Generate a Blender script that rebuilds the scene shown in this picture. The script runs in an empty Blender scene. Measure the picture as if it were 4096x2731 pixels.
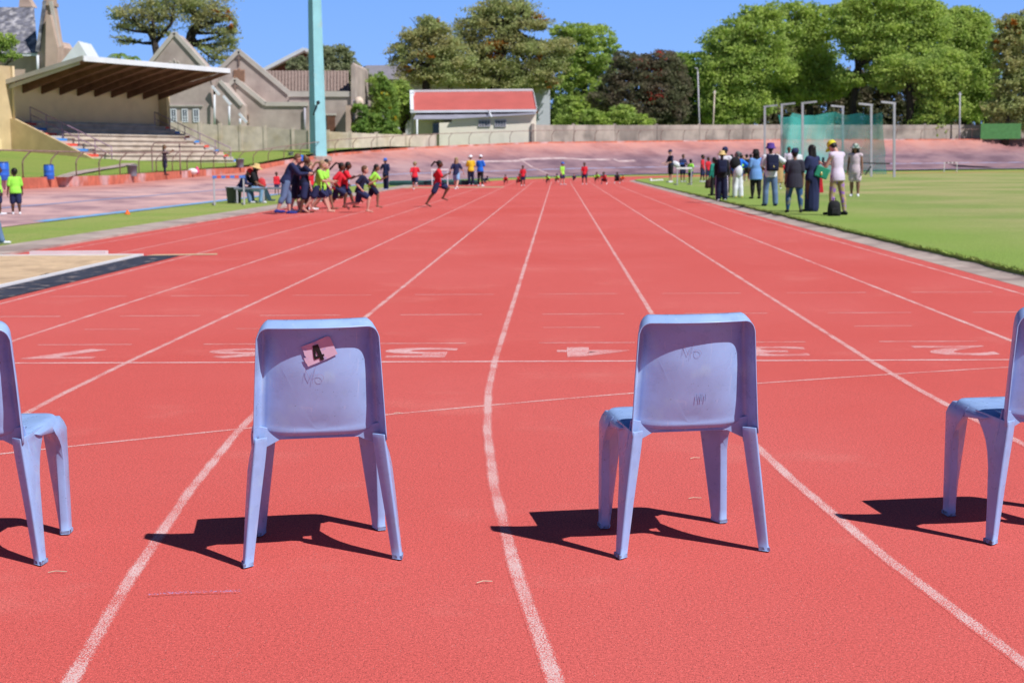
import bpy, bmesh, math, random
import numpy as np
from math import sin, cos, pi, radians, atan2, sqrt
from mathutils import Vector, Matrix, noise
random.seed(7); rng = np.random.default_rng(7)
sc = bpy.context.scene
COL = sc.collection

# ------------------------------------------------------------------ camera
YAW, PITCH, ROLL, EYE = 0.03287943, 0.12520293, -0.00799983, 1.3
CM = Matrix.Rotation(YAW, 3, 'Z') @ Matrix.Rotation(pi/2-PITCH, 3, 'X') @ Matrix.Rotation(ROLL, 3, 'Z')
cd = bpy.data.cameras.new('camera'); cam = bpy.data.objects.new('camera', cd); COL.objects.link(cam)
cam.matrix_world = Matrix.Translation((0, 0, EYE)) @ CM.to_4x4()
cd.lens = 50; cd.sensor_width = 36; cd.clip_start = 0.05; cd.clip_end = 9000
cd.dof.use_dof = True; cd.dof.focus_distance = 4.6; cd.dof.aperture_fstop = 7.4
sc.camera = cam
FF = 50/36*4096
def ray(x, y):                       # sight line through a point of the 4096 px photograph
    return CM @ Vector(((x-2048)/FF, -(y-1365.5)/FF, -1))
def W(x, y, Y):                      # world point on that line at distance Y up the track
    d = ray(x, y); return d*(Y/d.y)+Vector((0, 0, EYE))
def G(x, y, z=0.0):
    d = ray(x, y); return d*((z-EYE)/d.z)+Vector((0, 0, EYE))

# ------------------------------------------------------------------ land form
HT = [(-300, .45), (64, .45), (91, .8), (108, 1.95), (120, 2.5), (138, 3.1), (170, 3.5), (900, 3.5)]
def itp(t, T):
    if t <= T[0][0]: return T[0][1]
    for (a, b), (c, d) in zip(T, T[1:]):
        if t <= c: return b+(d-b)*(t-a)/(c-a)
    return T[-1][1]
CX, CY, CR = 68.0, 86.0, 80.0
def vpath(s, w):                     # point of the cycle track: s along, w across (0..8)
    if s < CY: return Vector((-12-w, s, 0))
    t = (s-CY)/CR
    return Vector((CX-(CR+w)*cos(t), CY+(CR+w)*sin(t), 0))
def vsw(X, Y):
    if Y < CY: return Y, -12-X
    t = atan2(Y-CY, CX-X); return CY+t*CR, math.hypot(X-CX, Y-CY)-CR
def hin(s): return itp(s, [(100, 0.0), (130, .04), (190, .15)])
def hout(s): return itp(s, HT)
def vz(s, w):
    q = max(0, min(1, w/8)); e = itp(s, [(80, 1.0), (120, 1.7)])
    return hin(s)+(hout(s)-hin(s))*q**e
def bankz(s, e):
    z = hout(s)+.4+min(e, 14)*itp(s, [(95, .09), (110, .0)]); return min(z, max(2.7-.05*min(e, 8), hout(s)-.4*e))
def zs(X, Y):
    s, w = vsw(X, Y)
    if w < 0:
        if 5.08 < X and Y < 93.7: return .07
        if Y >= 93.7 and math.hypot(X-41, Y-93.7) < 35.9: return .07
        return 0
    if w <= 8: return vz(s, w)
    return bankz(s, w-8)
def HIT(x, y):                       # where the sight line meets the land
    d = ray(x, y); t = 8.0; st = .25
    while t < 400:
        p = d*t+Vector((0, 0, EYE))
        if p.z < zs(p.x, p.y):
            lo, hi = t-st, t
            for _ in range(18):
                m = (lo+hi)/2; p = d*m+Vector((0, 0, EYE))
                if p.z < zs(p.x, p.y): hi = m
                else: lo = m
            return p
        t += st
    return d*150+Vector((0, 0, EYE))

# ------------------------------------------------------------------ materials
def lin(c): return tuple(((v/255)/12.92 if v/255 <= .04045 else ((v/255+.055)/1.055)**2.4) for v in c)
MATS = {}
def mk(name, col, rough=.7, var=.12, scale=3.0, bump=0.0, bscale=60.0, spec=.3, col2=None, c2scale=1.0, c2lo=.45, c2hi=.62, trans=0.0, metal=0.0, coat=0.0):
    if name in MATS: return MATS[name]
    m = bpy.data.materials.new(name); m.use_nodes = True; nt = m.node_tree; N = nt.nodes; L = nt.links
    b = N['Principled BSDF']; c = lin(col) if max(col) > 1 else col
    tc = N.new('ShaderNodeTexCoord')
    nz = N.new('ShaderNodeTexNoise'); nz.inputs['Scale'].default_value = scale; nz.inputs['Detail'].default_value = 5
    L.new(tc.outputs['Object'], nz.inputs['Vector'])
    mr = N.new('ShaderNodeMapRange'); mr.inputs['From Min'].default_value = .3; mr.inputs['From Max'].default_value = .7
    mr.inputs['To Min'].default_value = 1-var; mr.inputs['To Max'].default_value = 1+var
    L.new(nz.outputs['Fac'], mr.inputs['Value'])
    mx = N.new('ShaderNodeMix'); mx.data_type = 'RGBA'; mx.blend_type = 'MULTIPLY'; mx.inputs[0].default_value = 1
    cin = None
    if col2 is not None:
        c2 = lin(col2) if max(col2) > 1 else col2
        n2 = N.new('ShaderNodeTexNoise'); n2.inputs['Scale'].default_value = c2scale; n2.inputs['Detail'].default_value = 6
        L.new(tc.outputs['Object'], n2.inputs['Vector'])
        m2 = N.new('ShaderNodeMapRange'); m2.inputs['From Min'].default_value = c2lo; m2.inputs['From Max'].default_value = c2hi
        L.new(n2.outputs['Fac'], m2.inputs['Value'])
        mm = N.new('ShaderNodeMix'); mm.data_type = 'RGBA'; mm.inputs[6].default_value = (*c, 1); mm.inputs[7].default_value = (*c2, 1)
        L.new(m2.outputs[0], mm.inputs[0]); L.new(mm.outputs[2], mx.inputs[6])
    else: mx.inputs[6].default_value = (*c, 1)
    L.new(mr.outputs[0], mx.inputs[7]); L.new(mx.outputs[2], b.inputs['Base Color'])
    b.inputs['Roughness'].default_value = rough; b.inputs['Specular IOR Level'].default_value = spec; b.inputs['Metallic'].default_value = metal
    if coat: b.inputs['Coat Weight'].default_value = coat; b.inputs['Coat Roughness'].default_value = .15
    if bump:
        nb = N.new('ShaderNodeTexNoise'); nb.inputs['Scale'].default_value = bscale; nb.inputs['Detail'].default_value = 4
        L.new(tc.outputs['Object'], nb.inputs['Vector'])
        bp = N.new('ShaderNodeBump'); bp.inputs['Strength'].default_value = bump; bp.inputs['Distance'].default_value = .01
        L.new(nb.outputs['Fac'], bp.inputs['Height']); L.new(bp.outputs[0], b.inputs['Normal'])
    if trans:
        o = N['Material Output']; t = N.new('ShaderNodeBsdfTranslucent'); L.new(mx.outputs[2], t.inputs[0])
        ms = N.new('ShaderNodeMixShader'); ms.inputs[0].default_value = trans
        L.new(b.outputs[0], ms.inputs[1]); L.new(t.outputs[0], ms.inputs[2]); L.new(ms.outputs[0], o.inputs[0])
    MATS[name] = m; return m

def ramp(N, L, src, pts):
    r = N.new('ShaderNodeValToRGB'); e = r.color_ramp.elements
    while len(e) < len(pts): e.new(.5)
    for k, (p, c) in zip(e, pts): k.position = p; k.color = (*c, 1)
    L.new(src, r.inputs[0]); return r.outputs[0]

RED = (.60, .103, .090)
def track_nodes(m):
    nt = m.node_tree; N = nt.nodes; L = nt.links; b = N['Principled BSDF']
    tc = N.new('ShaderNodeTexCoord'); O = tc.outputs['Object']
    def noise(s, d=4, r=.55):
        n = N.new('ShaderNodeTexNoise'); n.inputs['Scale'].default_value = s; n.inputs['Detail'].default_value = d
        n.inputs['Roughness'].default_value = r; L.new(O, n.inputs['Vector']); return n.outputs['Fac']
    def mr(v, a, b_, c, d):
        k = N.new('ShaderNodeMapRange'); k.inputs[1].default_value = a; k.inputs[2].default_value = b_; k.inputs[3].default_value = c; k.inputs[4].default_value = d
        L.new(v, k.inputs[0]); return k.outputs[0]
    def mul(a, b_):
        k = N.new('ShaderNodeMath'); k.operation = 'MULTIPLY'; L.new(a, k.inputs[0]); L.new(b_, k.inputs[1]); return k.outputs[0]
    def mix(f, a, c, mode='MIX'):
        k = N.new('ShaderNodeMix'); k.data_type = 'RGBA'; k.blend_type = mode
        if isinstance(f, float): k.inputs[0].default_value = f
        else: L.new(f, k.inputs[0])
        for i, v in ((6, a), (7, c)):
            if isinstance(v, tuple): k.inputs[i].default_value = (*v, 1)
            else: L.new(v, k.inputs[i])
        return k.outputs[2]
    base = mix(mr(noise(.22, 5), .35, .7, 0, 1), RED, (.64, .135, .125))
    # dusty paler patches, traffic stains
    base = mix(mr(noise(.9, 7, .65), .56, .72, 0, .35), base, (.70, .24, .21))
    base = mix(mr(noise(2.3, 6, .7), .6, .78, 0, .25), base, (.42, .075, .07))
    g = noise(260, 3, .6); g2 = noise(95, 3, .6)
    v = mul(mr(g, .32, .68, .55, 1.45), mr(g2, .3, .7, .78, 1.22))
    base = mix(1.0, base, v, 'MULTIPLY')
    vo = N.new('ShaderNodeTexVoronoi'); vo.inputs['Scale'].default_value = 170; L.new(O, vo.inputs['Vector'])
    sel = N.new('ShaderNodeSeparateColor'); L.new(vo.outputs['Color'], sel.inputs[0])
    dark = mul(mr(vo.outputs['Distance'], .22, .34, 1, 0), mr(sel.outputs[0], .72, .76, 0, 1))
    base = mix(mr(dark, 0, 1, 0, .8), base, (.07, .02, .025))
    lite = mul(mr(vo.outputs['Distance'], .16, .24, 1, 0), mr(sel.outputs[1], .955, .965, 0, 1))
    base = mix(mr(lite, 0, 1, 0, .65), base, (.75, .68, .66))
    bp = N.new('ShaderNodeBump'); bp.inputs['Strength'].default_value = .45; bp.inputs['Distance'].default_value = .003
    L.new(g, bp.inputs['Height']); L.new(bp.outputs[0], b.inputs['Normal'])
    b.inputs['Roughness'].default_value = .85; b.inputs['Specular IOR Level'].default_value = .15
    return dict(N=N, L=L, b=b, tc=tc, base=base, noise=noise, mr=mr, mul=mul, mix=mix)
def mk_track():
    m = bpy.data.materials.new('red_track_rubber'); m.use_nodes = True; T = track_nodes(m)
    T['L'].new(T['base'], T['b'].inputs['Base Color']); return m
def mk_paint(name, thr, col=(.80, .74, .76), edge=.16):       # worn line paint: granules of the track show through
    m = bpy.data.materials.new(name); m.use_nodes = True; T = track_nodes(m); N, L = T['N'], T['L']
    sx = N.new('ShaderNodeSeparateXYZ'); L.new(T['tc'].outputs['UV'], sx.inputs[0])
    ab = N.new('ShaderNodeMath'); ab.operation = 'PINGPONG'; ab.inputs[1].default_value = .5; L.new(sx.outputs[0], ab.inputs[0])
    e = T['mr'](ab.outputs[0], 0, edge, -.17, 0)
    ad = N.new('ShaderNodeMath'); L.new(e, ad.inputs[0]); L.new(T['noise'](210, 3, .6), ad.inputs[1])
    a2 = N.new('ShaderNodeMath'); L.new(ad.outputs[0], a2.inputs[0]); L.new(T['mr'](T['noise'](3.5, 4), .3, .7, -.06, .06), a2.inputs[1])
    mask = T['mr'](a2.outputs[0], thr, thr+.035, 0, .88)
    L.new(T['mix'](mask, T['base'], col), T['b'].inputs['Base Color']); return m
M_track = mk_track(); M_line = mk_paint('worn_lane_paint', .48, (.74, .60, .60), .24); M_line2 = mk_paint('fresh_line_paint', .42, (.84, .78, .80), .35)
M_faint = mk_paint('faint_mark_paint', .425, (.78, .66, .66), .4); M_digit = mk_paint('digit_paint', .495, (.80, .64, .66), edge=.01)

def mk_grass(name, a, b_, c, s=1.0):
    m = bpy.data.materials.new(name); m.use_nodes = True; N = m.node_tree.nodes; L = m.node_tree.links; b = N['Principled BSDF']
    tc = N.new('ShaderNodeTexCoord'); last = None
    for sc_, lo, hi, cc, amt in ((.16*s, .40, .60, b_, .95), (1.3*s, .5, .75, c, .6), (9*s, .4, .7, a, .5)):
        n = N.new('ShaderNodeTexNoise'); n.inputs['Scale'].default_value = sc_; n.inputs['Detail'].default_value = 6; L.new(tc.outputs['Object'], n.inputs['Vector'])
        r = N.new('ShaderNodeMapRange'); r.inputs[1].default_value = lo; r.inputs[2].default_value = hi; r.inputs[4].default_value = amt; L.new(n.outputs['Fac'], r.inputs[0])
        k = N.new('ShaderNodeMix'); k.data_type = 'RGBA'; L.new(r.outputs[0], k.inputs[0])
        if last is None: k.inputs[6].default_value = (*a, 1)
        else: L.new(last, k.inputs[6])
        k.inputs[7].default_value = (*cc, 1); last = k.outputs[2]
    if name == 'infield_grass':
        sp = N.new('ShaderNodeSeparateXYZ'); L.new(tc.outputs['Object'], sp.inputs[0]); r = N.new('ShaderNodeMapRange'); r.inputs[1].default_value = 6.2; r.inputs[2].default_value = 9.5; r.inputs[3].default_value = .75; r.inputs[4].default_value = 0; L.new(sp.outputs[0], r.inputs[0])
        k = N.new('ShaderNodeMix'); k.data_type = 'RGBA'; L.new(r.outputs[0], k.inputs[0]); L.new(last, k.inputs[6]); k.inputs[7].default_value = (.23, .36, .07, 1); last = k.outputs[2]
    n = N.new('ShaderNodeTexNoise'); n.inputs['Scale'].default_value = 45; n.inputs['Detail'].default_value = 4; L.new(tc.outputs['Object'], n.inputs['Vector'])
    r = N.new('ShaderNodeMapRange'); r.inputs[1].default_value = .3; r.inputs[2].default_value = .7; r.inputs[3].default_value = .65; r.inputs[4].default_value = 1.35; L.new(n.outputs['Fac'], r.inputs[0])
    k = N.new('ShaderNodeMix'); k.data_type = 'RGBA'; k.blend_type = 'MULTIPLY'; k.inputs[0].default_value = 1; L.new(last, k.inputs[6]); L.new(r.outputs[0], k.inputs[7])
    L.new(k.outputs[2], b.inputs['Base Color']); b.inputs['Roughness'].default_value = .9; b.inputs['Specular IOR Level'].default_value = .1
    bp = N.new('ShaderNodeBump'); bp.inputs['Strength'].default_value = .7; bp.inputs['Distance'].default_value = .03; L.new(n.outputs['Fac'], bp.inputs['Height']); L.new(bp.outputs[0], b.inputs['Normal'])
    return m
M_field = mk_grass('infield_grass', (.25, .33, .10), (.45, .39, .20), (.36, .38, .14))
M_verge = mk_grass('verge_grass', (.26, .36, .085), (.34, .38, .12), (.40, .37, .15), 2)
M_bank = mk_grass('bank_grass', (.21, .31, .065), (.27, .33, .08), (.32, .33, .10), 2)

def mk_concrete_track():
    m = bpy.data.materials.new('cycle_track_concrete'); m.use_nodes = True; N = m.node_tree.nodes; L = m.node_tree.links; b = N['Principled BSDF']
    tc = N.new('ShaderNodeTexCoord'); sx = N.new('ShaderNodeSeparateXYZ'); L.new(tc.outputs['UV'], sx.inputs[0])
    mp = N.new('ShaderNodeMapping'); mp.inputs['Scale'].default_value = (.22, .55, 1); mp.inputs['Rotation'].default_value = (0, 0, .5); L.new(tc.outputs['UV'], mp.inputs[0])
    n = N.new('ShaderNodeTexNoise'); n.inputs['Scale'].default_value = 1.0; n.inputs['Detail'].default_value = 7; n.inputs['Roughness'].default_value = .62; L.new(mp.outputs[0], n.inputs['Vector'])
    c1 = ramp(N, L, n.outputs['Fac'], [(.38, (.25, .155, .18)), (.5, (.385, .245, .26)), (.62, (.49, .315, .31))])
    # upper rim keeps more of its old red coat
    r = N.new('ShaderNodeMapRange'); r.inputs[1].default_value = 5.0; r.inputs[2].default_value = 8.0; L.new(sx.outputs[1], r.inputs[0])
    n2 = N.new('ShaderNodeTexNoise'); n2.inputs['Scale'].default_value = .8; n2.inputs['Detail'].default_value = 6; L.new(tc.outputs['UV'], n2.inputs['Vector'])
    ml = N.new('ShaderNodeMath'); ml.operation = 'MULTIPLY'; L.new(r.outputs[0], ml.inputs[0]); L.new(n2.outputs['Fac'], ml.inputs[1])
    k = N.new('ShaderNodeMix'); k.data_type = 'RGBA'; L.new(ml.outputs[0], k.inputs[0]); L.new(c1, k.inputs[6]); k.inputs[7].default_value = (.58, .25, .20, 1)
    # panel joints every 6 m
    wv = N.new('ShaderNodeMath'); wv.operation = 'PINGPONG'; wv.inputs[1].default_value = 3.0; L.new(sx.outputs[0], wv.inputs[0])
    j = N.new('ShaderNodeMapRange'); j.inputs[1].default_value = 0; j.inputs[2].default_value = .06; j.inputs[3].default_value = .35; j.inputs[4].default_value = 0; L.new(wv.outputs[0], j.inputs[0])
    k2 = N.new('ShaderNodeMix'); k2.data_type = 'RGBA'; L.new(j.outputs[0], k2.inputs[0]); L.new(k.outputs[2], k2.inputs[6]); k2.inputs[7].default_value = (.2, .12, .12, 1)
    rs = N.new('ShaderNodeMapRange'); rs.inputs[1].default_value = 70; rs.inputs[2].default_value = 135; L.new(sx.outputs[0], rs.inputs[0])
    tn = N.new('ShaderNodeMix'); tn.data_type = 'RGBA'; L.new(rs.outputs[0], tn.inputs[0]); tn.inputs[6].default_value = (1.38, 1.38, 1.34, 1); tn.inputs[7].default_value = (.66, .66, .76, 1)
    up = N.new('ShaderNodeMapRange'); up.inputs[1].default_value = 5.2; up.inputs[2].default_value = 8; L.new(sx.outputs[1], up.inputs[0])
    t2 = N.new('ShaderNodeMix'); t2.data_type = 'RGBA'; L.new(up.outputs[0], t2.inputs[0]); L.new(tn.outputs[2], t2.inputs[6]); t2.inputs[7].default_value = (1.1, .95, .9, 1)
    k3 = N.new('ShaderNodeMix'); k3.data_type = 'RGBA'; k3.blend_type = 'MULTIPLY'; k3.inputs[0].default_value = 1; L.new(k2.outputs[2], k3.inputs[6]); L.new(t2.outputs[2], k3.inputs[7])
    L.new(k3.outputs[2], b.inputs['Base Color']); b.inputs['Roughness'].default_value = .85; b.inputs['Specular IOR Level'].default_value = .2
    return m
M_velo = mk_concrete_track()
M_conc = mk('kerb_concrete', (.50, .41, .37), var=.2, scale=2.5, bump=.4, bscale=50, col2=(.36, .28, .26), c2scale=.8)
M_blue = mk('blue_band_paint', (.16, .42, .72), var=.15, scale=4, col2=(.36, .40, .50), c2scale=1.5, c2lo=.5, c2hi=.65)
M_bluef = mk('faded_blue_paint', (.30, .32, .50), var=.1, scale=2)
M_sand = mk('pit_sand', (.66, .48, .31), var=.14, scale=6, bump=.8, bscale=18, col2=(.44, .31, .2), c2scale=1.4, c2lo=.5, c2hi=.7)
M_blk = mk('black_rubber_edging', (.045, .05, .075), var=.3, scale=4, col2=(.30, .25, .24), c2scale=5, c2lo=.58, c2hi=.66)
M_wht = mk('white_paint', (.80, .79, .82), rough=.5, var=.06)
M_fwht = mk('faded_white_paint', (.55, .42, .44), var=.15, col2=(.42, .27, .29), c2scale=1.5)
M_redwall = mk('red_coated_wall', (.60, .17, .11), var=.25, scale=2.2, col2=(.66, .40, .40), c2scale=.5, c2lo=.52, c2hi=.62)
M_rust = mk('rusty_steel', (.30, .20, .18), rough=.6, var=.25, scale=5)
M_steel = mk('galvanised_steel', (.46, .45, .52), rough=.5, var=.1, scale=3)
M_cwall = mk('concrete_wall', (.60, .51, .44), var=.16, scale=1.5, col2=(.46, .37, .25), c2scale=.5, c2lo=.5, c2hi=.72, bump=.3)
M_stucco = mk('grey_stucco', (.50, .42, .385), var=.14, scale=.8, col2=(.40, .325, .30), c2scale=.35)
M_stone = mk('sandstone', (.56, .42, .35), var=.15, scale=.8, col2=(.46, .34, .28), c2scale=.5)
M_trim = mk('stone_coping', (.54, .50, .46), var=.1, scale=1)
M_slate = mk('slate_roof', (.16, .16, .20), var=.5, scale=2.2, col2=(.34, .33, .36), c2scale=1.6, c2lo=.5, c2hi=.6)
M_pwht = mk('white_painted_board', (.74, .78, .84), rough=.5, var=.08, scale=1)
M_glass = mk('dark_window_glass', (.05, .06, .08), rough=.15, var=.2, scale=2, spec=.6)
M_brick = mk('red_brick', (.36, .10, .07), var=.25, scale=8)
M_terra = mk('terracotta_vent', (.46, .26, .17), var=.2, scale=3)
M_tan = mk('tan_stand_wall', (.62, .48, .28), var=.12, scale=1.2, col2=(.52, .39, .23), c2scale=.4)
M_cream = mk('cream_plaster', (.84, .66, .40), var=.06, scale=1, col2=(.72, .55, .33), c2scale=.7, c2lo=.56, c2hi=.74)
M_cream2 = mk('pale_cream_plaster', (.95, .89, .77), var=.05, scale=1, col2=(.82, .77, .66), c2scale=.8, c2lo=.58, c2hi=.76)
M_brown = mk('brown_timber', (.16, .075, .05), var=.25, scale=2)
M_seatc = mk('bleacher_concrete', (.58, .50, .43), var=.12, scale=1.5, col2=(.46, .38, .31), c2scale=1)
M_redp = mk('red_step_paint', (.72, .09, .06), var=.1); M_bluep = mk('blue_step_paint', (.06, .25, .66), var=.1)
M_rail = mk('purple_railing_paint', (.34, .22, .33), rough=.5, var=.2)
M_roofred = mk('red_sheet_roof', (.58, .145, .13), rough=.5, var=.08, scale=.6)
M_roofgr = mk('grey_sheet_roof', (.34, .34, .42), rough=.5, var=.12, scale=1)
M_roofbr = mk('brown_sheet_roof', (.26, .19, .17), rough=.7, var=.2, scale=1)
M_aqua = mk('aqua_mast_paint', (.33, .68, .76), rough=.55, var=.08, scale=1.2, col2=(.44, .62, .62), c2scale=.9, c2lo=.6, c2hi=.8)
M_barrel = mk('blue_barrel_plastic', (.03, .14, .62), rough=.4, var=.1, spec=.5)
M_bin = mk('grey_bin_plastic', (.22, .24, .30), rough=.6, var=.15)
M_dark = mk('black_plastic', (.03, .03, .035), rough=.6, var=.2)
M_gold = mk('gold_metal', (.75, .6, .25), rough=.3, metal=.6)

# ------------------------------------------------------------------ mesh builder
class MB:
    def __init__(s): s.v = []; s.f = []; s.uv = []
    def add(s, vs, fs, uv=None):
        o = len(s.v); s.v += [tuple(p) for p in vs]; s.f += [tuple(i+o for i in f) for f in fs]
        if uv: s.uv += uv
        return s
    def quad(s, a, b, c, d): return s.add([a, b, c, d], [(0, 1, 2, 3)])
    def hexa(s, p): return s.add(p, [(0, 3, 2, 1), (4, 5, 6, 7), (0, 1, 5, 4), (1, 2, 6, 5), (2, 3, 7, 6), (3, 0, 4, 7)])
    def box(s, x0, x1, y0, y1, z0, z1, fn=None):
        p = [Vector(q) for q in ((x0, y0, z0), (x1, y0, z0), (x1, y1, z0), (x0, y1, z0), (x0, y0, z1), (x1, y0, z1), (x1, y1, z1), (x0, y1, z1))]
        if fn: p = [fn(q) for q in p]
        return s.hexa(p)
    def beam(s, a, b, w, h=None):                    # rectangular bar from a to b
        a, b = Vector(a), Vector(b); h = h or w; d = (b-a).normalized()
        up = Vector((0, 0, 1)) if abs(d.z) < .95 else Vector((0, 1, 0))
        r = d.cross(up).normalized()*(w/2); u = r.cross(d).normalized()*(h/2)
        return s.hexa([a-r-u, a+r-u, a+r+u, a-r+u, b-r-u, b+r-u, b+r+u, b-r+u])
    def tube(s, pts, rad, n=8, cap=True):
        pts = [Vector(p) for p in pts]; rad = rad if isinstance(rad, (list, tuple)) else [rad]*len(pts)
        rings = []; ref = None
        for i, p in enumerate(pts):
            d = (pts[min(i+1, len(pts)-1)]-pts[max(i-1, 0)]).normalized()
            if ref is None: ref = Vector((0, 0, 1)) if abs(d.z) < .9 else Vector((1, 0, 0))
            x = d.cross(ref).normalized(); y = x.cross(d).normalized(); ref = y
            rings.append([p+(x*cos(2*pi*k/n)+y*sin(2*pi*k/n))*rad[i] for k in range(n)])
        vs = [q for r in rings for q in r]
        fs = [(i*n+k, i*n+(k+1) % n, (i+1)*n+(k+1) % n, (i+1)*n+k) for i in range(len(pts)-1) for k in range(n)]
        if cap: fs += [tuple(range(n-1, -1, -1)), tuple((len(pts)-1)*n+k for k in range(n))]
        return s.add(vs, fs)
    def lathe(s, prof, c=(0, 0, 0), n=20, sx=1, sy=1):
        c = Vector(c); vs = [c+Vector((r*cos(2*pi*k/n)*sx, r*sin(2*pi*k/n)*sy, z)) for r, z in prof for k in range(n)]
        fs = [(i*n+k, i*n+(k+1) % n, (i+1)*n+(k+1) % n, (i+1)*n+k) for i in range(len(prof)-1) for k in range(n)]
        if prof[0][0] > 1e-4: fs.append(tuple(range(n-1, -1, -1)))
        if prof[-1][0] > 1e-4: fs.append(tuple((len(prof)-1)*n+k for k in range(n)))
        return s.add(vs, fs)
    def prism(s, poly, dv):                          # closed polygon extruded along dv
        n = len(poly); a = [Vector(p) for p in poly]; dv = Vector(dv); b = [p+dv for p in a]
        return s.add(a+b, [tuple(range(n)), tuple(range(2*n-1, n-1, -1))]+[(i, i+n, (i+1) % n+n, (i+1) % n) for i in range(n)])
    def ell(s, c, r, rot=None, n=10, m=7):
        c = Vector(c); vs = []; 
        for i in range(m+1):
            t = pi*i/m
            for k in range(n):
                q = Vector((r[0]*sin(t)*cos(2*pi*k/n), r[1]*sin(t)*sin(2*pi*k/n), r[2]*cos(t)))
                vs.append(c+(rot @ q if rot else q))
        fs = [(i*n+k, (i+1)*n+k, (i+1)*n+(k+1) % n, i*n+(k+1) % n) for i in range(m) for k in range(n)]
        return s.add(vs, fs)
    def cap(s, a, ra, b, rb, n=10):                  # tapered capsule
        a, b = Vector(a), Vector(b); d = b-a; L = d.length
        if L < 1e-5: return s.ell(a, (ra,)*3)
        q = Vector((0, 0, 1)).rotation_difference(d/L).to_matrix(); prof = []
        for i in range(5): t = -pi/2+(pi/2)*i/4; prof.append((ra*cos(t), ra*sin(t)))
        for i in range(5): t = (pi/2)*i/4; prof.append((rb*cos(t), L+rb*sin(t)))
        vs = [a+q @ Vector((r*cos(2*pi*k/n), r*sin(2*pi*k/n), z)) for r, z in prof for k in range(n)]
        m = len(prof)-1
        return s.add(vs, [(i*n+k, i*n+(k+1) % n, (i+1)*n+(k+1) % n, (i+1)*n+k) for i in range(m) for k in range(n)])
    def build(s, name, mat, parent=None, smooth=False, local=False, bevel=0, **tags):
        if parent is not None and not local:
            r = parent
            while r.parent: r = r.parent
            o = r.location; vs = [(p[0]-o.x, p[1]-o.y, p[2]-o.z) for p in s.v]
        else: vs = s.v
        me = bpy.data.meshes.new(name); me.from_pydata(vs, [], s.f); me.update()
        if s.uv:
            ul = me.uv_layers.new(name='UVMap'); ul.data.foreach_set('uv', [c for f in s.f for i in f for c in s.uv[i]])
        ob = bpy.data.objects.new(name, me); COL.objects.link(ob); me.materials.append(mat)
        if smooth: me.polygons.foreach_set('use_smooth', [True]*len(me.polygons))
        if parent is not None: ob.parent = parent
        if bevel:
            b = ob.modifiers.new('bevel', 'BEVEL'); b.width = bevel; b.segments = 2; b.limit_method = 'ANGLE'; b.angle_limit = radians(35)
        for k, v in tags.items():
            if v is not None: ob[k] = v
        return ob
def thing(name, label, cat, loc=(0, 0, 0), rz=0, group=None):
    o = bpy.data.objects.new(name, None); COL.objects.link(o); o.location = loc; o.rotation_euler = (0, 0, rz); o.empty_display_size = .2
    o['label'] = label; o['category'] = cat
    if group: o['group'] = group
    return o
def tag(o, label, cat, group=None):
    o['label'] = label; o['category'] = cat
    if group: o['group'] = group
    return o
def S(mb, name, mat, smooth=False): return mb.build(name, mat, None, smooth, kind='structure')

# ------------------------------------------------------------------ ground, track, cycle track
XK = lambda k: 4.48-1.225*k
def tpath(x, far=170, near=40, ystep=3.0):            # line at cross position x: near bend, straight, far bend
    R = 41-x; P = []
    for i in range(24, 0, -1):
        a = radians(near)*i/24; P.append(Vector((41-R*cos(a), 9.25-R*sin(a), 0)))
    n = int((93.7-9.25)/ystep)
    for i in range(n+1): P.append(Vector((x, 9.25+(93.7-9.25)*i/n, 0)))
    for i in range(1, 61):
        a = radians(far)*i/60; P.append(Vector((41-R*cos(a), 93.7+R*sin(a), 0)))
    return P
def strip(mb, P, w, z):
    n = len(P); vs = []; uv = []; d = 0
    for i, p in enumerate(P):
        t = (P[min(i+1, n-1)]-P[max(i-1, 0)]); t.z = 0; t.normalize(); nn = Vector((t.y, -t.x, 0))*(w/2)
        if i: d += (p-P[i-1]).length
        vs += [p-nn+Vector((0, 0, z)), p+nn+Vector((0, 0, z))]; uv += [(0, d), (1, d)]
    mb.add(vs, [(2*i, 2*i+1, 2*i+3, 2*i+2) for i in range(n-1)], uv)
def band(mb, A, B):
    n = len(A); mb.add(A+B, [(i, n+i, n+i+1, i+1) for i in range(n-1)])

m = MB(); n = 12
m.add([(-4000+8000*i/n, -2500+7500*j/n, -.06) for j in range(n+1) for i in range(n+1)], [(j*(n+1)+i, j*(n+1)+i+1, (j+1)*(n+1)+i+1, (j+1)*(n+1)+i) for j in range(n) for i in range(n)])
S(m, 'ground', M_bank)
m = MB(); Ps = [vpath(s, .3) for s in range(-60, 290, 5)]
band(m, [p+Vector((0, 0, -.012)) for p in Ps], [Vector((41, min(93, max(-60, p.y)), -.012)) for p in Ps])
S(m, 'verge_grass', M_verge)
m = MB(); inn = tpath(4.72)
oi = [p.copy() for p in inn]; oo = []
for p in inn:
    if p.y < 93.69 and p.x < 41: oo.append(Vector((-8.1, p.y, 0)))
    else:
        v = p-Vector((41, 93.7, 0)); oo.append(Vector((41, 93.7, 0))+v.normalized()*46.35)
i93 = next(i for i, p in enumerate(inn) if p.y > 93.6 and p.x < 41)
oo[i93] = Vector((-8.1, 93.7, 0)); band(m, oi, oo)
S(m, 'running_track', M_track)
m = MB(); a = tpath(4.72); b = tpath(4.95); c = tpath(5.14)
band(m, [p+Vector((0, 0, .045)) for p in c], [p+Vector((0, 0, .008)) for p in b]); band(m, [p+Vector((0, 0, .008)) for p in b], [p+Vector((0, 0, .002)) for p in a])
S(m, 'track_gutter', M_conc)
def egd(y): return .05*noise.noise(Vector((y*.7, 3, 0)))+.045*noise.noise(Vector((y*2.3, 9, 0)))
m = MB()
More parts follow.
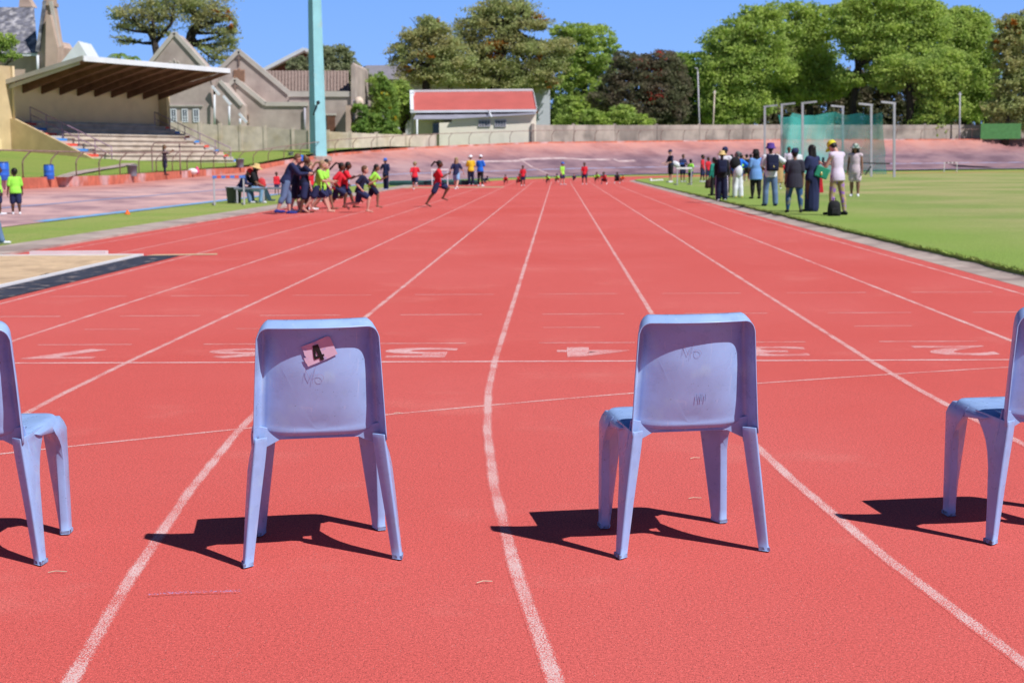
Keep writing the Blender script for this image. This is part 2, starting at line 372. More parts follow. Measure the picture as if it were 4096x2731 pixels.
rr = [p+Vector((egd(p.y), 0, .0)) for p in tpath(5.09, ystep=.35)]
band(m, [Vector((77, p.y, .07)) if p.x < 41 and p.y < 93.75 else Vector((41, 93.7, .07)) for p in rr], [p+Vector((0, 0, .07)) for p in rr])
band(m, [p+Vector((0, 0, .07)) for p in rr], [p+Vector((-.02, 0, .005)) for p in rr])
S(m, 'infield_grass', M_field)
m = MB(); m.box(-8.95, -8.1, -30, 96, -.1, .035); S(m, 'track_kerb', M_conc)

# short tufts along the infield edge
m = MB()
for i in range(5200):
    y = 9.3+50*random.random()**1.4; x = 5.08+abs(random.gauss(0, .035))+egd(y); h = random.uniform(.02, .05); a = random.uniform(0, pi); w = .008
    m.add([(x-w*cos(a), y-w*sin(a), .065), (x+w*cos(a), y+w*sin(a), .065), (x+random.gauss(-.02, .02), y+random.gauss(0, .02), .07+h)], [(0, 1, 2)])
m.build('grass_tufts', M_verge, kind='stuff', label='short grass blades overhanging the concrete edge of the infield')

m = MB()
for k in range(0, 9): strip(m, tpath(XK(k), ystep=4), .056, .0006)
for x in (XK(9), -7.72): strip(m, [Vector((x, 20.9+i*4, 0)) for i in range(18)], .05, .0006)
S(m, 'lane_lines', M_line)
m = MB(); strip(m, [Vector((-6.6+i*.4, 9.27, 0)) for i in range(29)], .045, .0012); S(m, 'finish_line', M_line2)
m = MB()
strip(m, [Vector((x, 7.76+.5*x-.03*x*x, 0)) for x in [-3.2+.25*i for i in range(26)]], .03, .0012)
S(m, 'curved_marking', M_faint)
m = MB()
for k in range(9):
    xl, xr = XK(k+1), XK(k)
    for (y, a, b_) in ((14.07, .22, .22), (12.19, .28, .24), (10.23, .28, .25)):
        if k == 8: continue
        strip(m, [Vector((xl+a, y, 0)), Vector((xr-b_, y, 0))], .032, .0012)
    if k in (1, 3, 5, 6): strip(m, [Vector((xl+.3, 11.2, 0)), Vector((xl+.75, 11.2, 0))], .026, .0012)
S(m, 'exchange_marks', M_faint)
def text_mesh(ch, w, h, offset=.0, extr=0):
    cu = bpy.data.curves.new('t', 'FONT'); cu.body = ch; cu.offset = offset; cu.resolution_u = 4; cu.extrude = extr
    ob = bpy.data.objects.new('t', cu); COL.objects.link(ob)
    me = bpy.data.meshes.new_from_object(ob.evaluated_get(bpy.context.evaluated_depsgraph_get()))
    vs = [v.co.copy() for v in me.vertices]; fs = [tuple(p.vertices) for p in me.polygons]
    bpy.data.objects.remove(ob); x0 = min(v.x for v in vs); x1 = max(v.x for v in vs); y0 = min(v.y for v in vs); y1 = max(v.y for v in vs)
    return [((v.x-(x0+x1)/2)/(x1-x0)*w, (v.y-(y0+y1)/2)/(y1-y0)*h, v.z) for v in vs], fs
for dg, x in (('7', -3.42), ('6', -2.20), ('5', -.96), ('4', .24), ('3', 1.46), ('2', 2.72)):
    vs, fs = text_mesh(dg, .50, .50, .03); m = MB()
    m.add([(x-a, 9.73-b_, .0012) for a, b_, _ in vs], fs, [(.5, .5)]*len(vs)); S(m, 'painted_digit', M_digit)

# long jump pit
m = MB(); nx, ny = 30, 40; x0, x1, y0, y1 = -13, -6.06, 12.6, 20.35
m.add([(x0+(x1-x0)*i/nx, y0+(y1-y0)*j/ny, .012+.035*max(0, math.sin(i*.9+j*.3)*math.sin(j*.7))*random.random()) for j in range(ny+1) for i in range(nx+1)],
      [(j*(nx+1)+i, j*(nx+1)+i+1, (j+1)*(nx+1)+i+1, (j+1)*(nx+1)+i) for j in range(ny) for i in range(nx)])
S(m, 'sand_pit', M_sand, True)
m = MB(); m.box(-6.06, -6.0, 12.6, 20.35, 0, .03); m.box(-13, -6.0, 20.352, 20.42, 0, .03); tag(m.build('pit_border', M_wht), 'white wooden border round the long jump sand pit', 'border')
m = MB(); m.add([(-5.995, 12.6, .006), (-5.47, 12.6, .006), (-5.44, 20.30, .006), (-5.995, 20.34, .006)], [(0, 1, 2, 3)]); S(m, 'black_edging', M_blk)
m = MB(); m.add([(-5.95, 20.36, .006), (-4.95, 20.5, .006), (-5.0, 20.75, .006), (-5.9, 20.62, .006)], [(0, 1, 2, 3)]); S(m, 'sand_spill', M_sand)
m = MB(); m.box(-7.75, -6.62, 20.62, 20.74, .004, .06); tag(m.build('jump_board', M_wht), 'white board lying on the red track behind the sand pit', 'board')

# cycle track
m = MB(); SS = [-50+3*i for i in range(46)]+[86+3*i for i in range(1, 56)]; WW = [0, .3, 1, 2, 3, 4, 5, 6, 7, 8]
vs = []; uv = []
for s in SS:
    for w in WW:
        p = vpath(s, w); p.z = vz(s, w)+.001; vs.append(p); uv.append((s, w))
nw = len(WW)
m.add(vs, [(i*nw+j, i*nw+j+1, (i+1)*nw+j+1, (i+1)*nw+j) for i in range(len(SS)-1) for j in range(nw-1)], uv)
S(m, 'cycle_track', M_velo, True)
def vstrip(w0, w1, s0, s1, dz=.006, st=2.0):
    m = MB(); n = max(2, int((s1-s0)/st)); A = []; B = []
    for i in range(n+1):
        s = s0+(s1-s0)*i/n
        for L_, w in ((A, w0), (B, w1)): p = vpath(s, w); p.z = vz(s, w)+dz; L_.append(p)
    band(m, A, B); return m
S(vstrip(.02, .30, 33, 250), 'blue_band', M_blue)
S(vstrip(3.0, 3.2, 20, 250, .008), 'sprinter_line', M_bluef)
def vline(pts, w=.16):
    q = []
    for a, b_ in zip(pts, pts[1:]): q += [(a[0]+(b_[0]-a[0])*i/6, a[1]+(b_[1]-a[1])*i/6) for i in range(6)]
    P = [HIT(*p) for p in q+[pts[-1]]]; m = MB(); n = len(P); vs = []
    for i, p in enumerate(P):
        t = (P[min(i+1, n-1)]-P[max(i-1, 0)]); t.z = 0; t.normalize(); nn = Vector((t.y, -t.x, 0))*(w/2)
        for e in (p-nn, p+nn): vs.append(Vector((e.x, e.y, zs(e.x, e.y)+.03)))
    return m.add(vs, [(2*i, 2*i+1, 2*i+3, 2*i+2) for i in range(n-1)])
S(vline([(1850, 651), (1960, 647), (2060, 646), (2110, 638), (2250, 634), (2330, 640), (2440, 640)], .35), 'white_marking', M_fwht)
S(vline([(2090, 645), (2130, 671), (2190, 695)], .35), 'white_marking', M_fwht)
S(vline([(2455, 637), (2475, 647), (2540, 644)], .35), 'white_marking', M_fwht)

# grass bank outside the cycle track (stand side)
m = MB(); SS2 = [-40+5*i for i in range(24)]+[80+4*i for i in range(12)]; EE = [0.2, 2, 4, 7, 10, 14, 22, 40, 70]
vs = []
for s in SS2:
    for e in EE: p = vpath(s, 8+e); p.z = bankz(s, e); vs.append(p)
ne = len(EE); m.add(vs, [(i*ne+j, i*ne+j+1, (i+1)*ne+j+1, (i+1)*ne+j) for i in range(len(SS2)-1) for j in range(ne-1)])
S(m, 'grass_bank', M_bank, True)
m = MB(); P = [HIT(225, 712), HIT(300, 694), HIT(380, 680), HIT(460, 668), HIT(520, 655)]; strip(m, P, .9, .03); S(m, 'footpath', M_conc)

# low red wall + rim
m = MB(); A = []; B = []; C_ = []; D_ = []
for i in range(130):
    s = -40+2.0*i; h = itp(s, [(60, .42), (84, .36), (112, .14), (400, .1)])
    p0, p1 = vpath(s, 8.02), vpath(s, 8.3); z = hout(s)
    A.append(p0+Vector((0, 0, z-.2))); B.append(p0+Vector((0, 0, z+h))); C_.append(p1+Vector((0, 0, z+h))); D_.append(p1+Vector((0, 0, z-.2)))
band(m, B, A); band(m, C_, B); band(m, D_, C_)
tag(m.build('rim_wall', M_redwall), 'low red coated concrete wall round the outer rim of the cycle track', 'wall')

# fence of bent posts on that wall
fz = thing('track_fence', 'rusty pipe fence with bent posts and one top rail on the rim wall', 'fence', (-20.2, 50, .8))
rail = []
for i in range(68):
    s = 38.4+3.0*i; h = itp(s, [(60, .42), (84, .36), (112, .14), (400, .1)]); q = 1.0+.12*min(1, max(0, (s-90)/60))
    a = vpath(s, 8.16); n_ = (vpath(s, 7)-a).normalized(); z = hout(s)+h
    pts = [a+Vector((0, 0, z-.02)), a+Vector((0, 0, z+.55*q)), a+n_*.05+Vector((0, 0, z+.7*q)), a+n_*.22+Vector((0, 0, z+.88*q)), a+n_*.36+Vector((0, 0, z+q))]
    MB().tube(pts, .028, 6).build('post', M_rust, fz, True); rail.append(pts[-1])
MB().tube(rail, .03, 6).build('rail', M_rust, fz, True)

# ------------------------------------------------------------------ plastic chairs
M_ch = mk('lilac_blue_plastic', (.30, .45, .79), rough=.36, var=.07, scale=11, spec=.45, bump=.05, bscale=25, col2=(.34, .51, .80), c2scale=14, c2lo=.56, c2hi=.72)
def grime(m):                                   # long fine scratches and hand grime on the plastic
    N = m.node_tree.nodes; L = m.node_tree.links; b = N['Principled BSDF']; src = b.inputs['Base Color'].links[0].from_socket
    tc = N.new('ShaderNodeTexCoord'); cur = src
    for scl, lo, hi, col, amt in (((60, 60, 9), .64, .72, (.56, .64, .86), .28), ((14, 70, 50), .67, .73, (.54, .62, .84), .16), ((14, 14, 14), .58, .76, (.17, .22, .36), .32), ((110, 110, 90), .69, .74, (.10, .11, .16), .5)):
        mp = N.new('ShaderNodeMapping'); mp.inputs['Scale'].default_value = scl; mp.inputs['Rotation'].default_value = (.1, .2, .1); L.new(tc.outputs['Object'], mp.inputs[0])
        n = N.new('ShaderNodeTexNoise'); n.inputs['Scale'].default_value = 1; n.inputs['Detail'].default_value = 5; L.new(mp.outputs[0], n.inputs['Vector'])
        r = N.new('ShaderNodeMapRange'); r.inputs[1].default_value = lo; r.inputs[2].default_value = hi; r.inputs[4].default_value = amt; L.new(n.outputs['Fac'], r.inputs[0])
        k = N.new('ShaderNodeMix'); k.data_type = 'RGBA'; L.new(r.outputs[0], k.inputs[0]); L.new(cur, k.inputs[6]); k.inputs[7].default_value = (*col, 1); cur = k.outputs[2]
    L.new(cur, b.inputs['Base Color'])
    n = N.new('ShaderNodeTexNoise'); n.inputs['Scale'].default_value = 22; n.inputs['Detail'].default_value = 5; L.new(tc.outputs['Object'], n.inputs['Vector'])
    r = N.new('ShaderNodeMapRange'); r.inputs[1].default_value = .35; r.inputs[2].default_value = .7; r.inputs[3].default_value = .24; r.inputs[4].default_value = .5; L.new(n.outputs['Fac'], r.inputs[0]); L.new(r.outputs[0], b.inputs['Roughness'])
grime(M_ch)
M_foot = mk('scuffed_foot_plastic', (.25, .38, .64), rough=.7, var=.35, scale=60, col2=(.16, .15, .2), c2scale=70, c2lo=.5, c2hi=.62)
WT = [(0, .256), (.2, .235), (.4, .212), (.6, .201), (.72, .194), (.80, .189)]
YR = [(0, 0), (.2, .006), (.45, .008), (.6, .004), (.79, -.008)]
wz = lambda z: itp(z, WT); yz = lambda z: itp(z, YR)
def sag(x, z): w = wz(z); return -1.05*max(0, w*w-x*x)*max(0, min(1, (z-.42)/.2))
def pdepth(x, z):
    u = min(1, abs(x)/wz(z)); v = max(0, min(1, (z-.40)/.376))
    return .046+.032*u**3.0+sag(x, z)
def zlift(x, z): return max(0, 1-(z-.40)/.11)**1.5*(.030+.016*(abs(x)/.2)**5)
def back_mesh():
    # lip outline: left bottom -> up -> rounded top corners -> right bottom
    zb, zt, r = .400, .776, .034; out = []
    for i in range(15): z = zb+(zt-r-zb)*i/14; out.append((-wz(z), z, 1.0))
    xt = wz(zt)
    for i in range(1, 8): t = (pi/2)*i/7; out.append((-xt+r-r*cos(t), zt-r+r*sin(t), 1-t/(pi/2)))
    for i in range(1, 14): out.append((-xt+r+(2*xt-2*r)*i/14, zt, 0.0))
    out += [(-x, z, q) for x, z, q in reversed(out[:22])]
    n = len(out); V = []; cz = zb
    # rings: (shrink, depth_side, depth_top, rise_top)
    def ring(sh, ds, dt, rise, grow=0):
        R_ = []
        for x, z, q in out:
            hx = x*(1-sh*q); hz = z
            low = max(0, 1-(z-zb)/.12) if q > .99 else 0
            d = ds*q+dt*(1-q)
            zz = hz+rise*(1-q)
            R_.append(Vector((hx*(1+grow*q), yz(hz)+d+sag(hx, hz), zz)))
        return R_
    def inner(sh):
        R_ = []
        for x, z, q in out:
            hx = x*(1-(.15+.85*sh)*q-sh*(1-q)*1.0); hz = cz+(z-cz)*(1-(.04+.96*sh)); R_.append(Vector((hx, yz(hz)+pdepth(hx, hz), hz+zlift(hx, hz))))
        return R_
    rings = [ring(0, 0, 0, 0), ring(0, .004, .004, .002, .004), ring(.012, .016, .020, .0145), ring(.035, .036, .034, .021),
             ring(.07, .058, .050, .0225), ring(.115, .072, .054, .014)]+[inner(q) for q in (.02, .06, .10, .15, .21, .28, .36, .45, .55, .65, .75, .85, .94)]
    m = MB(); vs = [p for r_ in rings for p in r_]; fs = []
    for i in range(len(rings)-1):
        for k in range(n-1): fs.append((i*n+k, i*n+k+1, (i+1)*n+k+1, (i+1)*n+k))
    last = (len(rings)-1)*n; fs.append(tuple(last+k for k in range(n)))
    m.add(vs, fs)
    # lower lip: the shell rolls forward under the seat
    bot = [rings[i][0] for i in range(6, len(rings))]+[rings[i][n-1] for i in range(len(rings)-1, 5, -1)]
    R0 = bot; rolls = [(.002, -.006), (.007, -.012), (.016, -.018), (.032, -.0225), (.06, -.024), (.10, -.016)]
    vs = list(R0); nb = len(R0)
    for dy, dz in rolls: vs += [p+Vector((0, dy, dz*(1-min(1, abs(p.x)/.2)**6*.6))) for p in R0]
    m.add(vs, [(i*nb+k, i*nb+k+1, (i+1)*nb+k+1, (i+1)*nb+k) for i in range(len(rolls)) for k in range(nb-1)])
    bm = bmesh.new(); me = bpy.data.meshes.new('t'); me.from_pydata(m.v, [], m.f); bm.from_mesh(me); bmesh.ops.remove_doubles(bm, verts=bm.verts, dist=.0004); bmesh.ops.recalc_face_normals(bm, faces=bm.faces)
    f0 = max((f for f in bm.faces if abs(f.calc_center_median().x) < .1 and .5 < f.calc_center_median().z < .7), key=lambda f: f.calc_area())
    if f0.normal.y > 0: bmesh.ops.reverse_faces(bm, faces=bm.faces)
    bm.verts.index_update(); q = MB(); q.v = [tuple(v.co) for v in bm.verts]; q.f = [tuple(v.index for v in f.verts) for f in bm.faces]; bm.free(); return q
def solid(o, t=.004, off=1):
    s = o.modifiers.new('shell', 'SOLIDIFY'); s.thickness = t; s.offset = off; return o
def seat_mesh():
    # rounded plate, turned down edge
    def outline(hf, hr, y0, y1, r, z):
        pts = []
        for cx, cy, a0 in ((hf-r, y1-r, 0), (-hf+r, y1-r, 90), (-hr+r, y0+r, 180), (hr-r, y0+r, 270)):
            for i in range(7):
                a = radians(a0+15*i); pts.append(Vector((cx+r*cos(a), cy+r*sin(a), z)))
        return pts
    R_ = [outline(.222, .222, .125, .452, .05, .372), outline(.217, .217, .128, .448, .05, .40), outline(.206, .204, .130, .441, .05, .422),
          outline(.198, .195, .132, .436, .048, .4285), outline(.18, .178, .14, .42, .045, .430), outline(.13, .13, .18, .37, .04, .423), outline(.06, .06, .23, .3, .03, .418)]
    for r_ in R_:
        for p in r_:
            t = max(0, min(1, (.24-p.y)/.1)); p.z = p.z+t*(.412-p.z)
    for r_ in R_[4:]:
        for p in r_: p.z += .006*max(0, (p.y-.36)/.08)*-1
    n = len(R_[0]); m = MB(); m.add([p for r_ in R_ for p in r_], [(i*n+k, i*n+(k+1) % n, (i+1)*n+(k+1) % n, (i+1)*n+k) for i in range(len(R_)-1) for k in range(n)]+[tuple((len(R_)-1)*n+k for k in range(n))])
    return m
def rear_leg(s):
    Z = [0, .04, .1, .18, .25, .30, .335, .36, .385, .402, .418]; D = [.040, .044, .050, .060, .072, .090, .118, .155, .205, .25, .25]; m = MB(); vs = []
    for z, d in zip(Z, D):
        w = wz(z); y = yz(z); fl = .006+.008*min(1, z/.3); iw = .030+.012*min(1, z/.35); zb2 = .0
        xe = w+fl; 
        if d > .1: xe = w+fl-(d-.1)*.12
        if z > .39: xe = min(xe, {.402: .221, .418: .2145}[z])
        sec = [(w-iw, y+iw*.72), (w-.006, y+.001), (w, y+.003), (xe, y+d), (xe-.007, y+d), (w-.008, y+.016), (w-iw+.003, y+iw*.72+.007)]
        vs += [Vector((s*a, b_, z)) for a, b_ in sec]
    n = 7; fs = [(i*n+k, i*n+(k+1) % n, (i+1)*n+(k+1) % n, (i+1)*n+k) for i in range(len(Z)-1) for k in range(n)]+[tuple(range(n)), tuple((len(Z)-1)*n+k for k in range(n))]
    m.add(vs, fs); return m
def front_leg(s):
    Z = [0, .05, .12, .2, .27, .32, .345, .362, .375, .398, .418]; m = MB(); vs = []
    for z in Z:
        q = min(1, z/.375); xo = .231-.004*q; yf = .444+.008*q;
        if z > .38: xo, yf = {.398: (.2185, .449), .418: (.207, .441)}[z]
        inn_ = .042+.046*q; dd = .050+.014*q+.07*max(0, min(1, (z-.27)/.105))**2
        e = .02 if z > .3 else 0; sec = [(xo, yf), (xo+.001, yf-dd), (xo-.024, yf-dd-.002+e), (xo-.03, yf-dd+.006+e), (xo-inn_, yf-.004), (xo-inn_+.004, yf+.004)]
        vs += [Vector((s*a, b_, z)) for a, b_ in sec]
    n = 6; fs = [(i*n+k, i*n+(k+1) % n, (i+1)*n+(k+1) % n, (i+1)*n+k) for i in range(len(Z)-1) for k in range(n)]+[tuple(range(n)), tuple((len(Z)-1)*n+k for k in range(n))]
    m.add(vs, fs); return m
def bracket():
    P = [(-.204, .452), (-.17, .444), (-.13, .424), (-.08, .415), (.08, .415), (.13, .424), (.17, .444), (.204, .452), (.226, .32), (.203, .322), (.200, .347), (.199, .35), (.190, .353), (.182, .364), (.181, .376), (.128, .402), (-.128, .402),
         (-.181, .376), (-.182, .364), (-.190, .353), (-.199, .35), (-.200, .347), (-.203, .322), (-.226, .32)]
    P = [(x, z) for x, z in P]; m = MB(); m.prism([Vector((x, .064+.020*(1-min(1, abs(x)/.2)**2), z)) for x, z in P], (0, .004, 0)); return m
def make_chair(label):
    t = thing('plastic_chair', label, 'chair', group='plastic chairs in a row across the red lanes')
    b = back_mesh().build('backrest', M_ch, t, True, True); solid(b, .0035, -1)
    s_ = seat_mesh().build('seat', M_ch, t, True, True); solid(s_, .004, -1)
    bracket().build('bracket', M_ch, t, False, True, bevel=.0015)
    for sd in (-1, 1):
        for fn in (rear_leg, front_leg):
            l = fn(sd).build('leg', M_ch, t, True, True)
            bv = l.modifiers.new('bevel', 'BEVEL'); bv.width = .002; bv.segments = 2; bv.limit_method = 'ANGLE'; bv.angle_limit = radians(30)
            f = MB(); 
            if fn is rear_leg: w = .256; f.hexa([Vector((sd*a, b_, z)) for z in (-.001, .012) for a, b_ in ((w-.030, .019), (w+.001, -.003), (w+.009, .048), (w-.010, .048))])
            else: f.hexa([Vector((sd*a, b_, z)) for z in (-.001, .012) for a, b_ in ((.205, .392), (.2335, .392), (.2335, .447), (.187, .445))])
            fo = f.build('foot_cap', M_foot, l, False, True); 
    return t
def copy_tree(o, parent=None):
    c = o.copy(); COL.objects.link(c)
    if parent: c.parent = parent
    for ch in list(o.children): copy_tree(ch, c)
    return c
def cplace(t, rl, rr):
    a = Vector(rl); b_ = Vector(rr); d = (b_-a).normalized(); c = (a+b_)/2
    t.location = (c.x, c.y, .005); t.rotation_euler = (0, 0, atan2(d.y, d.x)); return t
base = make_chair('lilac blue plastic chair with a torn number 4 sticker on its back')
proto_kids = list(base.children)
def off(x, y, ang, half=.245): return (x-half*cos(ang), y-half*sin(ang)), (x+half*cos(ang), y+half*sin(ang))
a1 = radians(11.2)
C2 = copy_tree(base); C0 = copy_tree(base); C3 = copy_tree(base)
C2['label'] = 'lilac blue plastic chair with scribbled letters and no sticker, right of the stickered one'
C0['label'] = 'lilac blue plastic chair cut off by the left edge of the picture'
C3['label'] = 'lilac blue plastic chair cut off by the right edge of the picture'
cplace(base, *off(-.770, 4.500, a1)); cplace(C2, *off(.4505, 4.606, radians(10.7)))
cplace(C0, *off(-1.706-.245*cos(radians(3)), 4.475-.245*sin(radians(3)), radians(3)))
cplace(C3, *off(1.470+.25*cos(radians(9.5)), 4.74+.25*sin(radians(9.5)), radians(9.5)))
# backrest panel depth at (x,z) for things stuck on it
def panel(x, z, lift=.0015): return Vector((x, yz(z)+pdepth(x, z)-.0037-lift, z))
M_stk = mk('torn_paper_sticker', (.60, .42, .56), var=.06, scale=20, col2=(.42, .34, .58), c2scale=30, c2lo=.55, c2hi=.64, rough=.6)
M_ink = mk('black_ink', (.012, .012, .012), rough=.4, var=.1); M_scr = mk('red_pen_ink', (.34, .24, .40), var=.2); M_smudge = mk('grey_smudge', (.27, .36, .60), var=.2)
# sticker outline traced in the photo (region 4 of 2352 px = 560 px), flat paper standing on the panel
def onback(fx, fy, lift=.002):           # photo pixel -> chair 1 local point on the back panel
    Ri = Matrix.Rotation(-base.rotation_euler.z, 3, 'Z'); o = Ri @ (Vector((0, 0, EYE))-Vector(base.location)); d = Ri @ ray(fx, fy)
    t = 4.4
    for _ in range(25):
        p = o+d*t; y = panel(p.x, p.z, lift).y; t += (y-p.y)/d.y
    return o+d*t
def zz(x, y): return (1000+x*560/2352, 1240+y*560/2352)
stk_out = [(853, 618), (1050, 545), (1220, 470), (1300, 435), (1345, 455), (1410, 600), (1472, 735), (1330, 805), (1150, 880), (975, 950), (955, 905), (938, 890), (900, 805), (948, 798), (915, 760), (900, 700)]
c_ = (1180, 690); pts = [onback(*zz(*p), .003) for p in stk_out]
me_ = MB(); me_.add(pts, [tuple(range(len(pts)))])
st = me_.build('number_sticker', M_stk, base, True, True); st['label'] = 'torn pinkish paper sticker printed with a black number 4'
four = [(1050, 605), (1140, 574), (1213, 745), (1240, 735), (1250, 768), (1226, 778), (1250, 828), (1185, 848), (1165, 800), (1085, 836), (1068, 790)]
hole = [(1098, 668), (1148, 768), (1108, 778)]
m = MB()
o4 = [onback(*zz(*p), .0042) for p in [(1050, 605), (1095, 590), (1140, 574), (1213, 745), (1240, 735), (1250, 768), (1226, 778), (1250, 828), (1185, 848), (1170, 802), (1085, 836), (1068, 790)]]
h4 = [onback(*zz(*p), .0042) for p in hole]
m.add(o4+h4, [(0, 1, 12, 11), (1, 2, 3, 13), (1, 13, 12), (11, 12, 14), (14, 13, 9, 10), (11, 14, 10), (13, 3, 6, 9), (3, 4, 5, 6), (9, 6, 7, 8)])
fo = m.build('printed_number', M_ink, st, False, True)
def scribble(chair, strokes, mat, dx=0, dz=0, r=.00045):
    m = MB()
    for s_ in strokes:
        m.tube([panel(p.x+dx, p.z+dz, .0005) for p in s_], r, 4)
    return m.build('handwriting', mat, chair, False, True)
st1 = [[(935, 1015), (925, 1100), (910, 1178)], [(935, 1015), (970, 1090), (1003, 1178)], [(1003, 1178), (1025, 1110), (1045, 1045)], [(1100, 955), (1080, 1060), (1050, 1165), (1045, 1240)],
       [(1085, 1105), (1130, 1082), (1190, 1080), (1230, 1110), (1240, 1150), (1210, 1190), (1160, 1195), (1128, 1160), (1125, 1110), (1145, 1085)]]
S1 = [[onback(*zz(*p)) for p in q] for q in st1]
scribble(base, S1, M_scr); scribble(C2, S1, M_scr, .0, .062)
m = MB(); 
for dx in (-.012, 0, .006, .018):
    m.tube([panel(.02+dx, .51, .0003), panel(.02+dx, .535, .0003)], .0009, 4)
m.build('scuff_mark', M_smudge, C2, False, True)

# ------------------------------------------------------------------ grandstand
SA = Vector((-32.5, 85, 0)); SU = Vector((sin(radians(25)), cos(radians(25)), 0)); SN = Vector((cos(radians(25)), -sin(radians(25)), 0))
def SP(a, b, z): return SA+SU*a+SN*b+Vector((0, 0, z))
gs = thing('grandstand', 'small covered grandstand with cantilever roof, cream back wall and red and blue steps', 'grandstand', (-32.5, 85, 1.3))
def sbox(m, a0, a1, b0, b1, z0, z1): m.hexa([SP(a0, b0, z0), SP(a1, b0, z0), SP(a1, b1, z0), SP(a0, b1, z0), SP(a0, b0, z1), SP(a1, b0, z1), SP(a1, b1, z1), SP(a0, b1, z1)])
m = MB(); sbox(m, 0, 13, -.3, 0, 1, 6.35); m.build('back_wall', M_cream, gs)
m = MB(); sbox(m, 13.004, 13.3, -.3, .7, 1, 6.1); m.build('end_pier', M_tan, gs)
m = MB()
for i in range(8): sbox(m, 1.0, 12.1, .45+.8*i, .45+.8*(i+1), 1.0, 3.86-.315*i)
sbox(m, 1.0, 12.1, .004, .449, 1.0, 4.0)
for i in range(8): sbox(m, 1.004, 12.096, .45+.8*(i+1)+.002, .45+.8*(i+1)+.09, 3.78-.315*i, 3.855-.315*i)
m.build('bleachers', M_seatc, gs)
m = MB(); m.prism([SP(-.25, .0, 1.0), SP(-.25, 7.3, 1.0), SP(-.25, 7.2, 1.35), SP(-.25, .3, 4.1), SP(-.25, .0, 4.1)], SU*.2); m.build('side_wall', M_tan, gs)
m = MB(); sbox(m, -9, -.05, -.3, -.02, 1, 7.2); m.build('wing_wall', M_tan, gs)
m = MB(); sbox(m, -.04, .12, -.02, .16, 1.2, 7.2); m.build('corner_pillar', M_cream, gs)
m = MB(); sbox(m, -3, -1.3, -.01, .3, 1.9, 2.9); m.build('plinth', M_cream, gs)
for a0, a1 in ((.0, .95), (12.15, 13.1)):
    for i in range(8):
        z = 3.86-.315*i; b0 = .45+.8*i
        m = MB(); sbox(m, a0, a1, b0+.4, b0+.8+.02, 1.0, z-.16); m.build('half_step', M_seatc, gs)
        m = MB(); sbox(m, a0-.02, a1, b0+.0, b0+.42, z-.18, z-.0); m.build('painted_step', M_redp if i % 2 == 0 else M_bluep, gs)
        m = MB(); sbox(m, a0, a1, b0, b0+.4, 1.0, z-.182); m.build('step_base', M_seatc, gs)
def roofz(b): return 6.15+.19*b
m = MB(); m.hexa([SP(-.4, -1.2, roofz(-1.2)+.1), SP(12.9, -1.2, roofz(-1.2)+.1), SP(12.9, 6.1, roofz(6.1)+.1), SP(-.4, 6.1, roofz(6.1)+.1),
                SP(-.4, -1.2, roofz(-1.2)+.2), SP(12.9, -1.2, roofz(-1.2)+.2), SP(12.9, 6.1, roofz(6.1)+.2), SP(-.4, 6.1, roofz(6.1)+.2)]); rf = m.build('roof', M_roofgr, gs)
m = MB(); m.beam(SP(-.45, 6.14, roofz(6.1)+.08), SP(12.95, 6.14, roofz(6.1)+.08), .06, .3); m.build('fascia', M_pwht, rf)
m = MB(); m.beam(SP(-.43, -1.2, roofz(-1.2)+.12), SP(-.43, 6.1, roofz(6.1)+.12), .05, .26); m.beam(SP(-.2, -1.2, roofz(-1.2)-.2), SP(-.2, 5.6, roofz(5.6)-.02), .05, .22); m.build('fascia', M_trim, rf)
for i in range(9):
    a = .8+1.52*i; m = MB()
    m.prism([SP(a, .01, roofz(0)-.50), SP(a, .01, roofz(0)+.095), SP(a, 6.05, roofz(6.05)+.095), SP(a, 6.05, roofz(6.05)-.06)], SU*.14); m.build('roof_beam', M_brown, rf)
m = MB(); m.quad(SP(-.3, 0.01, roofz(0)+.09), SP(12.8, .01, roofz(0)+.09), SP(12.8, 6.05, roofz(6.05)+.09), SP(-.3, 6.05, roofz(6.05)+.09)); m.build('soffit', M_brown, rf)
for a in (.98, 12.1):
    m = MB(); top = []; mid = []
    for i in range(6):
        b = .4+1.25*i; z = 3.95-.39*1.25*i*.8/.8*.99; z = 3.86-.315*(b-.45)/.8
        m.tube([SP(a, b, z-.1), SP(a, b, z+.95)], .028, 6); top.append(SP(a, b, z+.95)); mid.append(SP(a, b, z+.5))
    m.tube(top, .03, 6); m.tube(mid, .025, 6); m.build('railing', M_rail, gs, True)

# woman filming's gate
p = HIT(650, 700); g = thing('rail_gate', 'round cornered pipe gate in the rusty fence beside the filming woman', 'gate', p)
MB().tube([p+Vector((-.45, 0, 0)), p+Vector((-.5, 0, .2)), p+Vector((-.5, 0, 1.4)), p+Vector((-.35, 0, 1.6)), p+Vector((1.3, 0, 1.6))], .035, 6).build('pipe_frame', M_rust, g, True)
MB().tube([p+Vector((.9, .1, 0)), p+Vector((.9, .1, 1.6))], .035, 6).build('post', M_rust, g, True)

